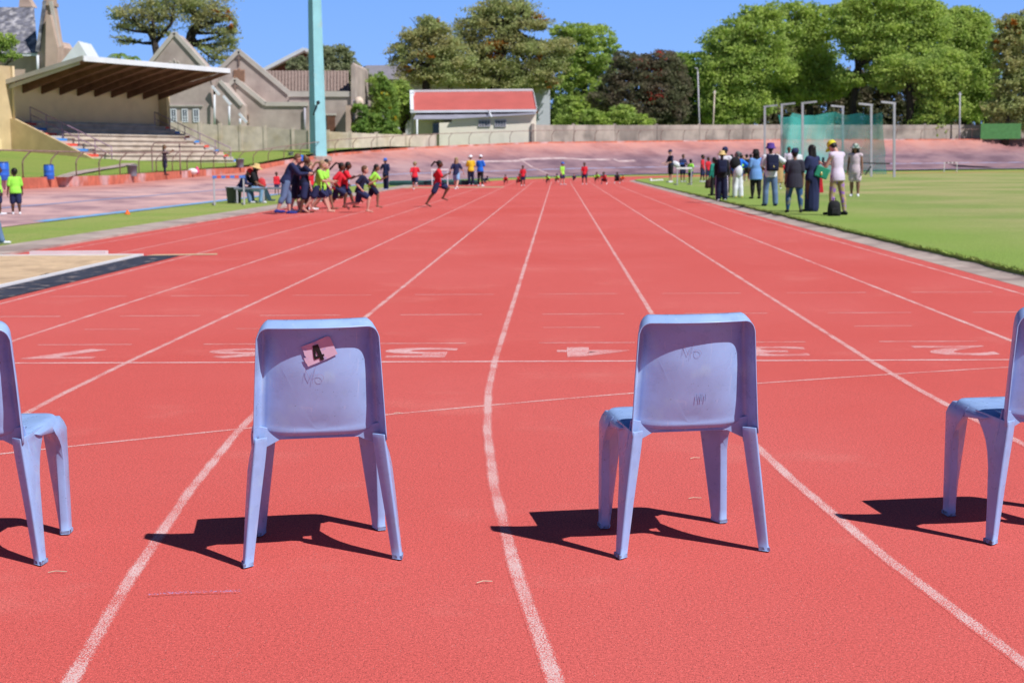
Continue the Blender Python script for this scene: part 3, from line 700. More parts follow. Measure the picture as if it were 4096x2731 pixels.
# ------------------------------------------------------------------ buildings behind (real solids extruded away from the track)
def ext(pts, Y, dep, name, mat, parent, mb=None):
    m = mb or MB(); m.prism([W(x, y, Y) for x, y in pts], (0, dep, 0)); 
    return m.build(name, mat, parent) if name else m
def coping(pts, Y, w, parent, mat=None, name='coping', dy=.0):
    m = MB(); P = [W(x, y, Y-dy) for x, y in pts]
    for a, b_ in zip(P, P[1:]): m.beam(a, b_, .3, w)
    return m.build(name, mat or M_trim, parent)
def window(parent, x0, x1, y0, y1, Y, frame=M_pwht, bars=(1, 2), name='window'):
    m = MB(); a, b_ = W(x0, y1, Y-.10), W(x1, y0, Y-.10); w = .09
    fr = MB()
    fr.box(a.x, b_.x, a.y, a.y+.08, a.z, a.z+w); fr.box(a.x, b_.x, a.y, a.y+.08, b_.z-w, b_.z); fr.box(a.x, a.x+w, a.y, a.y+.078, a.z+w, b_.z-w); fr.box(b_.x-w, b_.x, a.y, a.y+.078, a.z+w, b_.z-w)
    for i in range(bars[0]): x = a.x+(b_.x-a.x)*(i+1)/(bars[0]+1); fr.box(x-.03, x+.03, a.y+.01, a.y+.07, a.z+w, b_.z-w)
    for i in range(bars[1]): z = a.z+(b_.z-a.z)*(i+1)/(bars[1]+1)*.6; fr.box(a.x+w, b_.x-w, a.y+.012, a.y+.068, z-.03, z+.03)
    f = fr.build(name, frame, parent)
    g_ = MB(); g_.box(a.x+.01, b_.x-.01, a.y+.05, a.y+.098, a.z+.01, b_.z-.01); g_.build('pane', M_glass, f); return f
# church at far left
c = thing('church', 'stone church with patchy slate roof and tall pinnacled gable at the far left', 'church', W(120, 560, 128))
ext([(-260, 560), (235, 560), (235, 225), (-260, 225)], 128, 14, 'wall', M_stone, c)
m = MB(); m.prism([W(-260, 214, 127.4), W(-260, 30, 133), W(-260, 30, 133.4), W(-260, 214, 139)], W(152, 214, 127.4)-W(-260, 214, 127.4)); m.build('roof', M_slate, c)
ext([(150, 560), (235, 560), (234, 180), (228, 160), (214, 70), (203, 8), (190, -4), (178, 6), (170, 60), (156, 170), (150, 205)], 127, 1.4, 'gable', M_stone, c)
coping([(150, 208), (168, 90), (180, 4)], 126.9, .22, c, M_slate, 'gable_shade_edge'); coping([(203, 6), (216, 74), (229, 158), (236, 190)], 126.9, .22, c, M_trim)  # dark left strip stands in for the shaded side of the gable
m = MB(); a = W(190, 0, 127); m.box(a.x-.42, a.x+.42, a.y-.2, a.y+1.6, a.z-.5, a.z-.2); m.box(a.x-.32, a.x+.32, a.y-.1, a.y+1.5, a.z-.2, a.z+.7); m.build('chimney_cap', M_stone, c)
ext([(176, 560), (232, 560), (230, 190), (200, 60), (184, 60)], 126.3, .68, 'buttress', mk('pale_sandstone', (.54, .40, .33), var=.12, scale=1), c)
ext([(75, 28), (132, 28), (118, 5), (100, -25), (80, -20)], 139, 1.2, 'pinnacle', M_stone, c)
ext([(234, 560), (282, 560), (278, 195), (250, 192), (234, 165)], 129, 3, 'buttress', M_stone, c)
coping([(-200, 219), (158, 219)], 127.6, .28, c, M_pwht, 'gutter'); m = MB(); m.tube([W(151, 222, 126.8), W(151, 300, 126.8)], .12, 8); m.build('downpipe', M_pwht, c, True)
# white pitched roof
m = MB(); t = thing('white_roofed_pavilion', 'white steep pitched pavilion roof peeping over the grandstand', 'pavilion', W(320, 560, 118))
ext([(235, 560), (235, 262), (313, 165), (358, 240), (360, 560)], 118, 3.3, 'gable', M_pwht, t)
# hall with windows (nearer hall)
h = thing('gabled_hall', 'grey stucco hall with steep gable and row of white framed windows behind the grandstand', 'hall', W(760, 500, 128))
ext([(560, 560), (560, 300), (698, 135), (838, 290), (862, 560)], 128, 3.1, 'wall', M_stucco, h)
coping([(556, 308), (698, 132), (858, 312)], 128, .35, h)
coping([(735, 162), (872, 318)], 131.3, .3, h)
ext([(862, 560), (862, 322), (890, 328), (965, 420), (965, 560)], 128.6, 14, 'side_aisle', M_stucco, h)
coping([(880, 325), (968, 422)], 128.6, .3, h)
for k, (x, y) in enumerate(((848, 345), (893, 385), (957, 455))):
    m = MB(); a = W(x, y, 127.6); m.beam(a, W(x+30, y+36, 127.6), .25, .2); m.build('eaves_board', M_pwht, h)
for x, y in ((858, 380), (917, 425), (960, 475)):
    m = MB(); m.tube([W(x, y, 127.5), W(x, 505, 127.5)], .1, 8); m.build('downpipe', M_pwht, h, True)
for x in (640, 683, 728, 773): window(h, x, x+22, 436, 490, 128)
coping([(610, 424), (812, 424)], 128, .12, h, M_trim, 'string_course')
m = MB(); 
for k in range(3): a = W(680+k*16, 262-(8 if k == 1 else 0), 127.9); m.tube([a+Vector((-.12, 0, -.5)), a+Vector((-.12, 0, .2)), a+Vector((0, 0, .38)), a+Vector((.12, 0, .2)), a+Vector((.12, 0, -.5))], .06, 5)
m.build('niche_moulding', M_trim, h)
# second hall
h = thing('stucco_church_hall', 'grey brown stucco hall with cross, brick vent and long corrugated roof behind the mast', 'hall', W(1150, 530, 134))
ext([(868, 560), (868, 292), (955, 206), (1155, 372), (1155, 560)], 134, 3, 'gable_wall', M_stucco, h)
ext([(905, 560), (905, 350), (940, 319), (1061, 420), (1235, 420), (1235, 560)], 131, 2.99, 'porch', M_stucco, h)
ext([(1155.5, 560), (1155.5, 384), (1421, 384), (1421, 560)], 133.2, 16, 'nave_wall', M_stucco, h)
coping([(862, 297), (955, 205), (1157, 374)], 134, .4, h); coping([(903, 354), (940, 318), (1061, 417), (1232, 417)], 131, .38, h); coping([(1152, 377), (1424, 377)], 133.2, .5, h)
m = MB(); m.prism([W(1062, 369, 134.2), W(1062, 284, 142), W(1062, 284, 142.5), W(1062, 369, 153)], (W(1404, 369, 134.2)-W(1062, 369, 134.2))); rf = m.build('roof', M_roofbr, h)
m = MB()
for i in range(26): x = 1066+i*13; m.beam(W(x, 367, 134.0), W(x, 285, 141.7), .12, .10)
m.build('roof_ribs', M_terra if False else mk('roof_rib', (.34, .26, .23), var=.2), rf)
ext([(1404, 560), (1404, 262), (1412, 250), (1421, 262), (1421, 560)], 132.9, 9, 'end_pier', M_stucco, h)
m = MB()
for i in range(5):
    for j in range(6): a = W(938+i*9.2, 283+j*8.2-(6 if i == 2 else 0), 133.9); m.box(a.x-.085, a.x+.085, a.y, a.y+.08, a.z-.06, a.z+.06)
m.build('brick_vent', M_terra, h)
for (x, y, Y) in ((955, 240, 133.9), (941, 352, 130.9)):
    m = MB(); a = W(x, y, Y); m.box(a.x-.06, a.x+.06, a.y-.02, a.y+.08, a.z-.5, a.z+.5); m.box(a.x-.28, a.x+.28, a.y-.016, a.y+.076, a.z+.1, a.z+.22); m.build('cross', M_roofbr, h)
window(h, 978, 997, 457, 493, 131, M_stone, (1, 1))
m = MB(); a, b_ = W(1309, 527, 133.05), W(1339, 462, 133.05); m.box(a.x, b_.x, a.y, a.y+.14, a.z, b_.z); d_ = m.build('door', M_brown, h)
m = MB(); m.box(a.x-.15, b_.x+.15, a.y-.05, a.y+.1, b_.z, b_.z+.2); m.build('lintel', M_trim, d_)
ext([(1383, 560), (1383, 422), (1398, 422), (1402, 560)], 131.4, 1.79, 'buttress', M_stone, h)
m = MB(); m.tube([W(1219, 432, 130.8), W(1219, 540, 130.8)], .1, 8); m.tube([W(1417, 400, 132.6), W(1417, 540, 132.6)], .1, 8); m.build('downpipe', M_steel, h, True)
m = MB(); a = W(1436, 410, 132.6); m.lathe([(.0, -.0), (.3, .02), (.42, .1), (.45, .14), (.0, .04)], (0, 0, 0), 16); m.v = [(p[0]+a.x, a.y-p[2], a.z+p[1]*1.15) for p in m.v]; m.build('satellite_dish', mk('dish_cream', (.74, .6, .5), var=.15, scale=3), h, True)
# red brick house
h = thing('brick_house', 'red brick house gable with white verge boards behind the halls', 'house', W(1217, 560, 160))
ext([(1040, 560), (1040, 300), (1217, 208), (1394, 300), (1394, 560)], 160, 12, 'wall', M_brick, h)
coping([(1040, 291), (1217, 200), (1394, 291)], 159.2, .55, h, M_pwht, 'verge_board')
m = MB(); m.prism([W(1036, 296, 158.8), W(1217, 203, 158.8), W(1398, 296, 158.8), W(1398, 302, 158.8), W(1217, 211, 158.8), W(1036, 302, 158.8)], (0, 15, 0)); m.build('roof', M_roofbr, h)
# long house behind the shrubs
h = thing('long_house', 'long pale house with grey tiled roof glimpsed between the trees', 'house', W(1800, 560, 175))
ext([(1440, 560), (1440, 312), (2200, 312), (2200, 560)], 175, 12, 'wall', mk('bluish_white_wall', (.62, .66, .74), var=.06), h)
m = MB(); m.prism([W(1425, 318, 173.5), W(1465, 262, 180), W(1465, 262, 183), W(1425, 318, 189)], (W(2215, 318, 173.5)-W(1425, 318, 173.5))); m.build('roof', mk('grey_tiles', (.25, .24, .28), var=.15), h)
for x in (1500, 1600, 1702, 1790, 1905, 2040, 2120): window(h, x, x+22, 332, 362, 175, M_trim, (1, 1))
# red roofed club building
h = thing('red_roofed_shed', 'cream plastered shed with bright red sheet metal roof beside the banked cycle track', 'building', W(1900, 560, 144))
a = W(1655, 372, 148); 
ext([(1655, 640), (1655, 447), (2141, 443), (2141, 640)], 144.4, 7, 'wall', M_cream2, h)
z0 = W(1900, 441, 143).z; z1 = W(1900, 366, 147.5).z; xl, xr = W(1655, 441, 143).x, W(2147, 437, 143).x; xlt = W(1652, 366, 147.5).x; xrt = W(2131, 362, 147.5).x
m = MB(); m.prism([Vector((xl, 143, z0)), Vector((xlt, 147.5, z1)), Vector((xlt, 152, z0)), Vector((xl, 152, z0-.1)), Vector((xl, 143, z0-.1))], (0, 0, 0))
m = MB(); m.hexa([Vector(q) for q in ((xl, 143, z0-.08), (xr, 143, z0-.08), (xrt, 147.5, z1-.08), (xlt, 147.5, z1-.08), (xl, 143, z0), (xr, 143, z0), (xrt, 147.5, z1), (xlt, 147.5, z1))])
m.hexa([Vector(q) for q in ((xlt, 147.6, z1-.08), (xrt, 147.6, z1-.08), (xr, 152.5, z0-.08), (xl, 152.5, z0-.08), (xlt, 147.6, z1), (xrt, 147.6, z1), (xr, 152.5, z0), (xl, 152.5, z0))]); rf = m.build('roof', M_roofred, h)
m = MB()
for i in range(46): q = i/45; m.beam((xl+.1+(xr-xl-.2)*q, 142.98, z0+.01), (xlt+.1+(xrt-xlt-.2)*q, 147.45, z1+.01), .04, .03)
m.build('roof_ribs', M_roofred, rf)
m = MB(); m.beam((xl-.35, 142.95, z0-.1), (xr, 142.95, z0-.1), .12, .24); m.beam((xlt-.3, 147.5, z1+.08), (xrt, 147.5, z1+.08), .3, .22); m.beam((xl-.15, 142.9, z0), (xlt-.15, 147.4, z1+.05), .35, .22); m.beam((xr+.03, 142.9, z0), (xrt+.03, 147.4, z1+.02), .05, .1); m.build('fascia', M_pwht, rf)
ext([(1644, 640), (1644, 372), (1656, 366), (1656, 640)], 146.5, 5, 'end_wall', M_pwht, h)
zt = z0-.16; m = MB(); xa = W(1660, 450, 142.6).x; xb = W(1806, 470, 140.5).x; xc = W(2143, 450, 142).x
m.hexa([Vector(q) for q in ((xa, 140.9, W(1700, 476, 140.9).z-.06), (xb, 140.9, W(1700, 476, 140.9).z-.06), (xc, 144.3, zt-.06), (xa, 144.3, zt-.06), (xa, 140.9, W(1700, 476, 140.9).z), (xb, 140.9, W(1700, 476, 140.9).z), (xc, 144.3, zt), (xa, 144.3, zt))])
m.hexa([Vector(q) for q in ((xb+.01, 140.6, W(1810, 475, 140.6).z-.06), (xc, 140.6, W(2140, 456, 140.6).z-.06), (xc, 144.3, zt-.065), (xb+.01, 144.3, zt-.065), (xb+.01, 140.6, W(1810, 475, 140.6).z), (xc, 140.6, W(2140, 456, 140.6).z), (xc, 144.3, zt-.005), (xb+.01, 144.3, zt-.005))]); m.build('lean_to_roof', M_roofgr, h)
ext([(1757, 640), (1757, 492), (1806, 490), (1808, 477), (2143, 457), (2143, 640)], 141, 3.2, 'lean_to_wall', M_cream2, h)
window(h, 1913, 1961, 480, 508, 141, M_steel, (3, 1)); window(h, 1979, 2024, 480, 508, 141, M_steel, (3, 1))
m = MB(); a, b_ = W(1731, 538, 144.1), W(1756, 494, 144.1); m.box(a.x, b_.x, a.y, a.y+.2, a.z, b_.z); m.build('doorway', M_glass, h)
m = MB(); m.tube([W(1668, 478, 140.7), W(1668, 640, 140.7)], .09, 8); m.tube([W(1955, 444, 142.7), W(1965, 468, 140.5)], .09, 8); m.build('downpipe', M_pwht, h, True)
# concrete boundary wall
def cwall(pts, label, mat=None):
    mat = mat or M_cwall
    o = thing('boundary_wall', label, 'wall', pts[0][0])
    m = MB()
    for (a, h0), (b_, h1) in zip(pts, pts[1:]):
        d = (b_-a); d.z = 0; nn = Vector((d.y, -d.x, 0)).normalized()*.09
        m.hexa([a-nn, b_-nn, b_+nn, a+nn, Vector((a.x-nn.x, a.y-nn.y, h0)), Vector((b_.x-nn.x, b_.y-nn.y, h1)), Vector((b_.x+nn.x, b_.y+nn.y, h1)), Vector((a.x+nn.x, a.y+nn.y, h0))])
    m.build('panel', mat, o)
    for a, h0 in pts: MB().box(a.x-.13, a.x+.13, a.y-.14, a.y+.14, a.z, h0+.14).build('pillar', mat, o)
    return o
L1 = []
for x, y, Y in ((560, 484, 121), (640, 488, 121), (720, 492, 121), (800, 496, 121), (880, 500, 121), (962, 504, 121), (1060, 509, 121), (1172, 518, 120.5), (1240, 522, 120), (1312, 527, 119.8), (1400, 531, 120.5), (1505, 536, 122.5), (1620, 540, 125.5), (1740, 541, 128.5)):
    p = W(x, y, Y); L1.append((Vector((p.x, p.y, 0)), p.z))
cwall(L1, 'lichen stained beige concrete wall running from the grandstand to the red roofed shed')
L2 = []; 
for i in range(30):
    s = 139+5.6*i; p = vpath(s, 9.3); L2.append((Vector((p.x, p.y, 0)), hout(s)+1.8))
cwall(L2, 'beige concrete wall along the top of the banked curve under the trees', mk('concrete_wall_painted_shade', (.45, .385, .345), var=.2, scale=.8, col2=(.27, .23, .21), c2scale=.35, c2lo=.48, c2hi=.62))  # tree shade painted into this wall's colour: darker tone with dark patches
# green board panel at right on the wall
m = MB(); a, b_ = W(3922, 557, 163), W(4085, 494, 163); m.box(a.x, b_.x, 163, 163.1, a.z, b_.z); tag(m.build('green_screen', mk('green_board', (.10, .26, .10), var=.15)), 'green screen panel fixed above the bank at the far right', 'screen')
# light mast
a = W(1274, 628, 106); ms = thing('floodlight_mast', 'thick aqua painted steel floodlight mast rising out of the picture', 'mast', a)
m = MB(); prof = [(0, .655), (1.2, .64), (8, .56), (14, .48), (30, .36)]; n = 6; vs = []
for z, r in prof:
    for k in range(n): t_ = radians(22+60*k); vs.append((a.x+r*cos(t_), a.y+r*sin(t_), a.z-1.5+z*1.0))
m.add(vs, [(i*n+k, i*n+(k+1) % n, (i+1)*n+(k+1) % n, (i+1)*n+k) for i in range(len(prof)-1) for k in range(n)]); m.build('pole', M_aqua, ms)
m = MB(); m.lathe([(1.0, -.3), (1.0, .0), (.95, .05), (.0, .06)], (a.x, a.y, a.z), 12); m.build('footing', M_conc, ms)
b_ = W(1272, 412, 105.3); m = MB(); m.tube([b_, b_+Vector((.1, -.5, .0))], .14, 8); m.tube([b_+Vector((0, -.1, 0)), b_+Vector((-.35, -.1, -.9))], .05, 6); m.build('bracket_lamp', M_dark, ms)
m = MB(); m.box(a.x-2.5, a.x+2.5, a.y-.4, a.y+.4, a.z+28, a.z+31); m.build('lamp_rack', M_steel, ms)
# slim street lamps beyond the right wall
for x0, y0, x1, y1, Y, lb in ((2800, 560, 2791, 285, 172, 'tall grey lamp post with bent tip before the dark green tree'), (2846, 560, 2859, 362, 172, 'leaning wooden pole beside the bent lamp post'), (3837, 560, 3840, 370, 172, 'thin grey pole standing before the right hand trees')):
    p0, p1 = W(x0, y0+60, Y), W(x1, y1, Y); t = thing('lamp_post' if x0 == 2800 else 'utility_pole', lb, 'pole', p0)
    MB().tube([p0, p1], [.13, .08], 8).build('pole', M_steel if x0 != 2846 else M_cwall, t, True)
    if x0 == 2800: MB().tube([p1, p1+Vector((-.1, 0, .3)), p1+Vector((-.35, 0, .35))], .09, 8).build('lamp_arm', M_steel, t, True)
    else: MB().box(p1.x-.2, p1.x+.2, p1.y-.05, p1.y+.05, p1.z-.3, p1.z-.15).build('crossbar', M_steel, t)

# ------------------------------------------------------------------ throwing cage
M_net = bpy.data.materials.new('teal_net'); M_net.use_nodes = True; N = M_net.node_tree.nodes; L = M_net.node_tree.links
tr = N.new('ShaderNodeBsdfTransparent'); ms_ = N.new('ShaderNodeMixShader'); b_ = N['Principled BSDF']; b_.inputs['Base Color'].default_value = (.07, .48, .46, 1); b_.inputs['Roughness'].default_value = .8
tc = N.new('ShaderNodeTexCoord'); nz = N.new('ShaderNodeTexNoise'); nz.inputs['Scale'].default_value = .7; nz.inputs['Detail'].default_value = 4; L.new(tc.outputs['Object'], nz.inputs['Vector'])
mr_ = N.new('ShaderNodeMapRange'); mr_.inputs[1].default_value = .3; mr_.inputs[2].default_value = .7; mr_.inputs[3].default_value = .38; mr_.inputs[4].default_value = .62; L.new(nz.outputs['Fac'], mr_.inputs[0])
L.new(mr_.outputs[0], ms_.inputs[0]); L.new(tr.outputs[0], ms_.inputs[1]); L.new(b_.outputs[0], ms_.inputs[2]); L.new(ms_.outputs[0], N['Material Output'].inputs[0])
cg = thing('throwing_cage', 'discus and hammer cage of six tall grey posts hung with torn teal netting', 'cage', W(3320, 700, 104))
PB = [(3059, 425, 112, 1), (3127, 417, 106, 1), (3210, 411, 100, 1), (3371, 426, 112, -1), (3485, 418, 104, -1), (3577, 411, 100, -1)]; tops = []
for x, y, Y, s in PB:
    p = W(x, 700, Y); t_ = W(x, y, Y); m = MB(); m.beam(Vector((p.x, p.y, .0)), t_, .15, .15); po = m.build('post', M_steel, cg)
    MB().beam(t_+Vector((-.1*s, 0, -.05)), t_+Vector((s*.95, -.2, .05)), .10, .13).build('arm', M_steel, po); tops.append((t_, s))
m = MB(); chain = [(3112, 458, 106.5), (3135, 470, 106.4), (3160, 468, 107), (3170, 452, 108), (3215, 462, 109), (3260, 462, 110), (3310, 452, 111), (3340, 448, 111), (3385, 462, 110.5), (3440, 452, 110), (3480, 463, 109.5), (3530, 448, 109)]
nb = 12; vs = []
for i, (x, y, Y) in enumerate(chain):
    for j in range(nb+1):
        q = j/nb; yb = 697; xo = x+(18*sin(q*3) if i == 0 else 0)+(30*q*q*(1 if q < .7 else .6) if i == len(chain)-1 else 0)-(22*max(0, q-.55) if i == 0 else 0)*2
        vs.append(W(xo, y+(yb-y)*q, Y+.5*sin(q*5+i)))
m.add(vs, [(i*(nb+1)+j, i*(nb+1)+j+1, (i+1)*(nb+1)+j+1, (i+1)*(nb+1)+j) for i in range(len(chain)-1) for j in range(nb)]); m.build('net', M_net, cg, True)
# second layer where the net is doubled on the left
m = MB(); vs = []; ch2 = [(3125, 468, 105.5), (3140, 478, 105), (3162, 462, 105.2), (3185, 470, 105.6), (3212, 480, 106)]
for i, (x, y, Y) in enumerate(ch2):
    for j in range(nb+1): q = j/nb; vs.append(W(x+(4*sin(q*4+i)), y+(697-y)*q, Y+.4*sin(q*4+i*2)))
m.add(vs, [(i*(nb+1)+j, i*(nb+1)+j+1, (i+1)*(nb+1)+j+1, (i+1)*(nb+1)+j) for i in range(len(ch2)-1) for j in range(nb)]); m.build('net', M_net, cg, True)
m = MB(); m.tube([W(3445, 652, 100), W(3560, 655, 100)], .06, 6); m.tube([W(3460, 700, 100), W(3485, 665, 100)], .05, 6); m.build('brace', M_dark, cg)

# ------------------------------------------------------------------ small equipment
def hurdle(x, y, w, h, label, mats=(M_wht, M_wht), rz=0, bar2=None, depth=.6):
    p = HIT(x, y); t = thing('hurdle', label, 'hurdle', p, rz, 'track hurdles'); 
    for s in (-1, 1): MB().beam((s*w/2, 0, 0), (s*w/2, 0, h-.02), .05, .05).build('upright', mats[1], t, False, True); MB().beam((s*w/2, -.02, .03), (s*w/2, depth, .03), .05, .05).build('foot', mats[1], t, False, True)
    MB().box(-w/2-.05, w/2+.05, -.045, -.026, h-.09, h).build('crossbar', mats[0], t, False, True)
    if bar2:
        for k in range(3): x0 = -w/2+w*(.1+.3*k); MB().box(x0, x0+w*.14, -.049, -.0455, h-.088, h-.002).build('stripe', bar2, t, False, True)
    return t
M_bar = mk('blue_bar_paint', (.10, .20, .60), var=.1)
hurdle(3802, 688, 1.25, .95, 'white hurdle standing alone far out on the right of the field', bar2=M_dark)
hurdle(2737, 740, .75, .9, 'pale hurdle in front of the child in lime on the field edge', (M_wht, M_steel), .2, depth=.7)
hurdle(918, 820, .95, .95, 'steel hurdle with blue and red bar left of the grey bin', (M_bar, M_steel), .35, M_redp)
hurdle(1760, 742, .9, .95, 'white hurdle on the verge behind the running girl', (M_wht, M_wht), .1)
def barrel(x, y, yt, label):
    p = HIT(x, y); h = (W(x, yt, p.y).z-p.z); t = thing('barrel', label, 'barrel', p, 0, 'blue barrels behind the fence'); r = h*.36
    MB().lathe([(r*.9, 0), (r, .04*h), (r, .3*h), (r*1.03, .32*h), (r, .34*h), (r, .62*h), (r*1.03, .64*h), (r, .66*h), (r, .94*h), (r*.9, h), (0, h)], (0, 0, 0), 24).build('drum', M_barrel, t, True, True)
    MB().lathe([(r*.93, h-.03), (r*.95, h+.03), (r*.85, h+.04), (0, h+.035)], (0, 0, 0), 24).build('lid', mk('dark_blue_lid', (.02, .05, .25)), t, True, True)
barrel(197, 718, 662, 'blue plastic barrel behind the rusty fence, right of the children'); barrel(12, 722, 652, 'lighter blue barrel cut off by the left edge behind the fence')
def bin_(x, y, yt, r, label, mat=M_bin):
    p = HIT(x, y); h = W(x, yt, p.y).z-p.z; t = thing('waste_bin', label, 'bin', p)
    MB().lathe([(r*.82, 0), (r*.86, .03), (r, h*.95), (r*1.06, h*.95), (r*1.06, h), (r*.92, h), (r*.8, .1), (0, .1)], (0, 0, 0), 20).build('body', mat, t, True, True)
    MB().tube([(r*1.08*cos(a), r*1.08*sin(a), h) for a in [2*pi*k/16 for k in range(17)]], .015, 6).build('rim', M_steel, t, True, True)
bin_(530, 706, 661, .24, 'grey metal bin behind the fence left of the filming woman'); bin_(960, 671, 636, .26, 'grey bin behind the fence above the seated pair')
bin_(937, 812, 748, .27, 'dark grey plastic bin on the verge beside the steel hurdle', mk('dark_bin_plastic', (.06, .075, .085), rough=.5)); bin_(1163, 622, 610, .2, 'small dark bin by the fence above the runners', M_bin)
p = HIT(1030, 812); t = thing('bench', 'grey bench and trestle on the verge under the seated pair', 'bench', p)
MB().box(-.75, 1.15, -.2, .2, .46, .52).build('bench_top', M_bin, t, False, True, bevel=.01)
for x in (-.65, 0.25, 1.0):
    for y in (-.16, .16): MB().beam((x, y, 0), (x, y, .46), .05).build('leg', M_steel, t, False, True)
def bag(x, y, w, h, d, mat, label, strap=True, z=0, at=None, name='bag', cat='bag'):
    p = at or HIT(x, y); t = thing(name, label, cat, p+Vector((0, 0, z)))
    m = MB(); m.lathe([(0, 0), (.42, .0), (.5, .05), (.5, .3), (.47, .6), (.42, .85), (.25, .98), (0, 1)], (0, 0, 0), 16); m.v = [(a*w, b*d, c_*h) for a, b, c_ in m.v]; m.build('body', mat, t, True, True)
    if strap: MB().tube([(-.1*w, -.02, h*.95), (-.08*w, -.02, h*1.12), (.08*w, -.02, h*1.12), (.1*w, -.02, h*.95)], .012, 6).build('handle', mat, t, True, True)
    MB().box(-.25*w, .25*w, -.56*d, -.4*d, .12*h, .5*h).build('pocket', mat, t, False, True, bevel=.02); return t
M_blkf = mk('black_fabric', (.02, .02, .025), rough=.9, var=.3, scale=12)
bag(3336, 864, .30, .34, .22, M_blkf, 'black backpack standing on the grass behind the man in leggings', cat='backpack', name='backpack')
bag(2838, 753, .42, .40, .25, mk('dark_brown_leather', (.05, .02, .02), rough=.5), 'dark brown handbag on the grass left of the spectators')
bag(1049, 775, .28, .3, .12, mk('red_fabric', (.62, .05, .06)), 'red bag on the bench beside the woman in a straw hat', z=.0, at=HIT(1049, 812)+Vector((0, 0, .53)))
p = HIT(2628, 724); t = thing('marker_cone_stack', 'heap of white marker discs lying on the corner of the field', 'marker discs', p)
for i in range(5): MB().lathe([(.12, 0), (.1, .02), (.04, .07), (.03, .07)], (-.35+.16*i, .03*(i % 2), .01*i), 12).build('disc', M_wht, t, True, True)
tag(MB().ell(HIT(2603, 722)+Vector((0, 0, .07)), (.09, .09, .07)).build('ball', M_wht, None, True), 'small white ball lying on the field left of the marker discs', 'ball')
p = HIT(510, 857); t = thing('marker_cone', 'small orange marker cone on the grass verge', 'cone', p); MB().lathe([(.075, 0), (.07, .015), (.02, .11), (.015, .11)], (0, 0, 0), 14).build('cone', mk('orange_plastic', (.9, .16, .03)), t, True, True); MB().lathe([(.085, -.002), (.085, .008), (.05, .008)], (0, 0, 0), 14).build('base', MATS['orange_plastic'], t, True, True)
p = HIT(770, 697); tag(MB().ell(p+Vector((0, 0, .15)), (.3, .2, .17)).build('white_hat', M_wht, None, True), 'white sun hat left on the red rim wall', 'hat')
p = HIT(789, 695); tag(MB().lathe([(.09, 0), (.1, .05), (.1, .3), (.05, .36), (.04, .4), (0, .4)], p, 12).build('drink_bottle', mk('pink_plastic', (.75, .08, .22)), None, True), 'pink drink bottle standing on the red rim wall', 'bottle')
p = HIT(1720, 742); t = thing('landing_mat', 'dark green folded landing mat on the verge beyond the runners', 'mat', p); MB().box(-2.4, 2.8, 0, 1.6, 0, .28).build('pad', mk('dark_green_vinyl', (.03, .11, .11)), t, False, True, bevel=.04); MB().box(-2.42, 2.82, -.02, 1.62, .12, .15).build('seam', M_dark, t, False, True)
m = MB(); p = HIT(1720, 752); m.box(p.x-3.5, p.x+3.8, p.y-.3, p.y+2.4, -.02, .008); S(m, 'worn_sand_patch', mk('worn_sand', (.44, .38, .24), var=.2, scale=3))
# crumbs and twigs on the track in the foreground
M_twig = mk('dry_twig', (.62, .55, .42), var=.2)
for k, (x, y, l, a) in enumerate(((2780, 1832, .045, .3), (2780, 1992, .05, .1), (230, 2287, .06, .1), (2880, 1992, .03, 0), (1938, 2327, .05, .3), (1590, 1652, .04, .2))):
    p = G(x, y, .006); m = MB(); m.tube([p+Vector((-l*.5*cos(a), -l*.5*sin(a), 0)), p+Vector((-l*.1, .004, .003)), p+Vector((l*.5*cos(a), l*.5*sin(a), .001))], .0016, 5)
    tag(m.build('twig', M_twig), ['thin dry twig on the track under the second chair', 'dry leaf scrap on the track below the second chair seat', 'pale scrap lying below the left cut off chair', 'tiny dry scrap right of the leaf scrap under the second chair', 'thin dry twig by the lane line at the bottom', 'tiny dry leaf on the faint curve right of the stickered chair'][k], 'debris')
M_wb = mk_paint('worn_blue_paint', .535, (.36, .36, .70), .5); p0, p1, p2 = G(590, 2378), G(760, 2368), G(960, 2364)
m = MB(); strip(m, [p0, p0.lerp(p1, .5)+Vector((0, .004, 0)), p1, p2], .045, .0012); S(m, 'worn_blue_mark', M_wb)
# ------------------------------------------------------------------ people
SKD = mk('dark_brown_skin', (.115, .052, .034), rough=.5, var=.1, scale=4); SKB = mk('brown_skin', (.24, .125, .085), rough=.5, var=.1, scale=4); SKL = mk('light_skin', (.60, .34, .27), rough=.5, var=.08, scale=4)
def fab(n, c): return mk(n, c, rough=.9, var=.12, scale=5, bump=.5, bscale=9)
F_RED = fab('red_cotton', (.66, .025, .045)); F_LIME = fab('lime_cotton', (.34, .80, .09)); F_NAVY = fab('navy_cotton', (.022, .03, .095)); F_DNAVY = fab('dark_navy_cotton', (.012, .016, .05))
F_WHT = fab('white_cotton', (.74, .76, .84)); F_LIL = fab('lilac_cotton', (.66, .58, .74)); F_JEAN = fab('blue_denim', (.12, .20, .36)); F_LJEAN = fab('light_denim', (.24, .42, .68)); F_BLK = fab('black_cotton', (.016, .016, .02))
F_YEL = fab('yellow_cotton', (.70, .48, .03)); F_BLU = fab('blue_cotton', (.02, .16, .72)); F_SKY = fab('sky_blue_shirt', (.16, .33, .70)); F_TEAL = fab('teal_cotton', (.02, .25, .20)); F_CHAR = fab('charcoal_cotton', (.035, .035, .055))
F_TIGHT = mk('purple_patterned_leggings', (.42, .33, .16), rough=.8, var=.05, col2=(.34, .16, .55), c2scale=11, c2lo=.52, c2hi=.56)
F_GALAXY = mk('galaxy_patterned_leggings', (.03, .10, .25), rough=.8, var=.1, col2=(.42, .38, .12), c2scale=3, c2lo=.5, c2hi=.6)
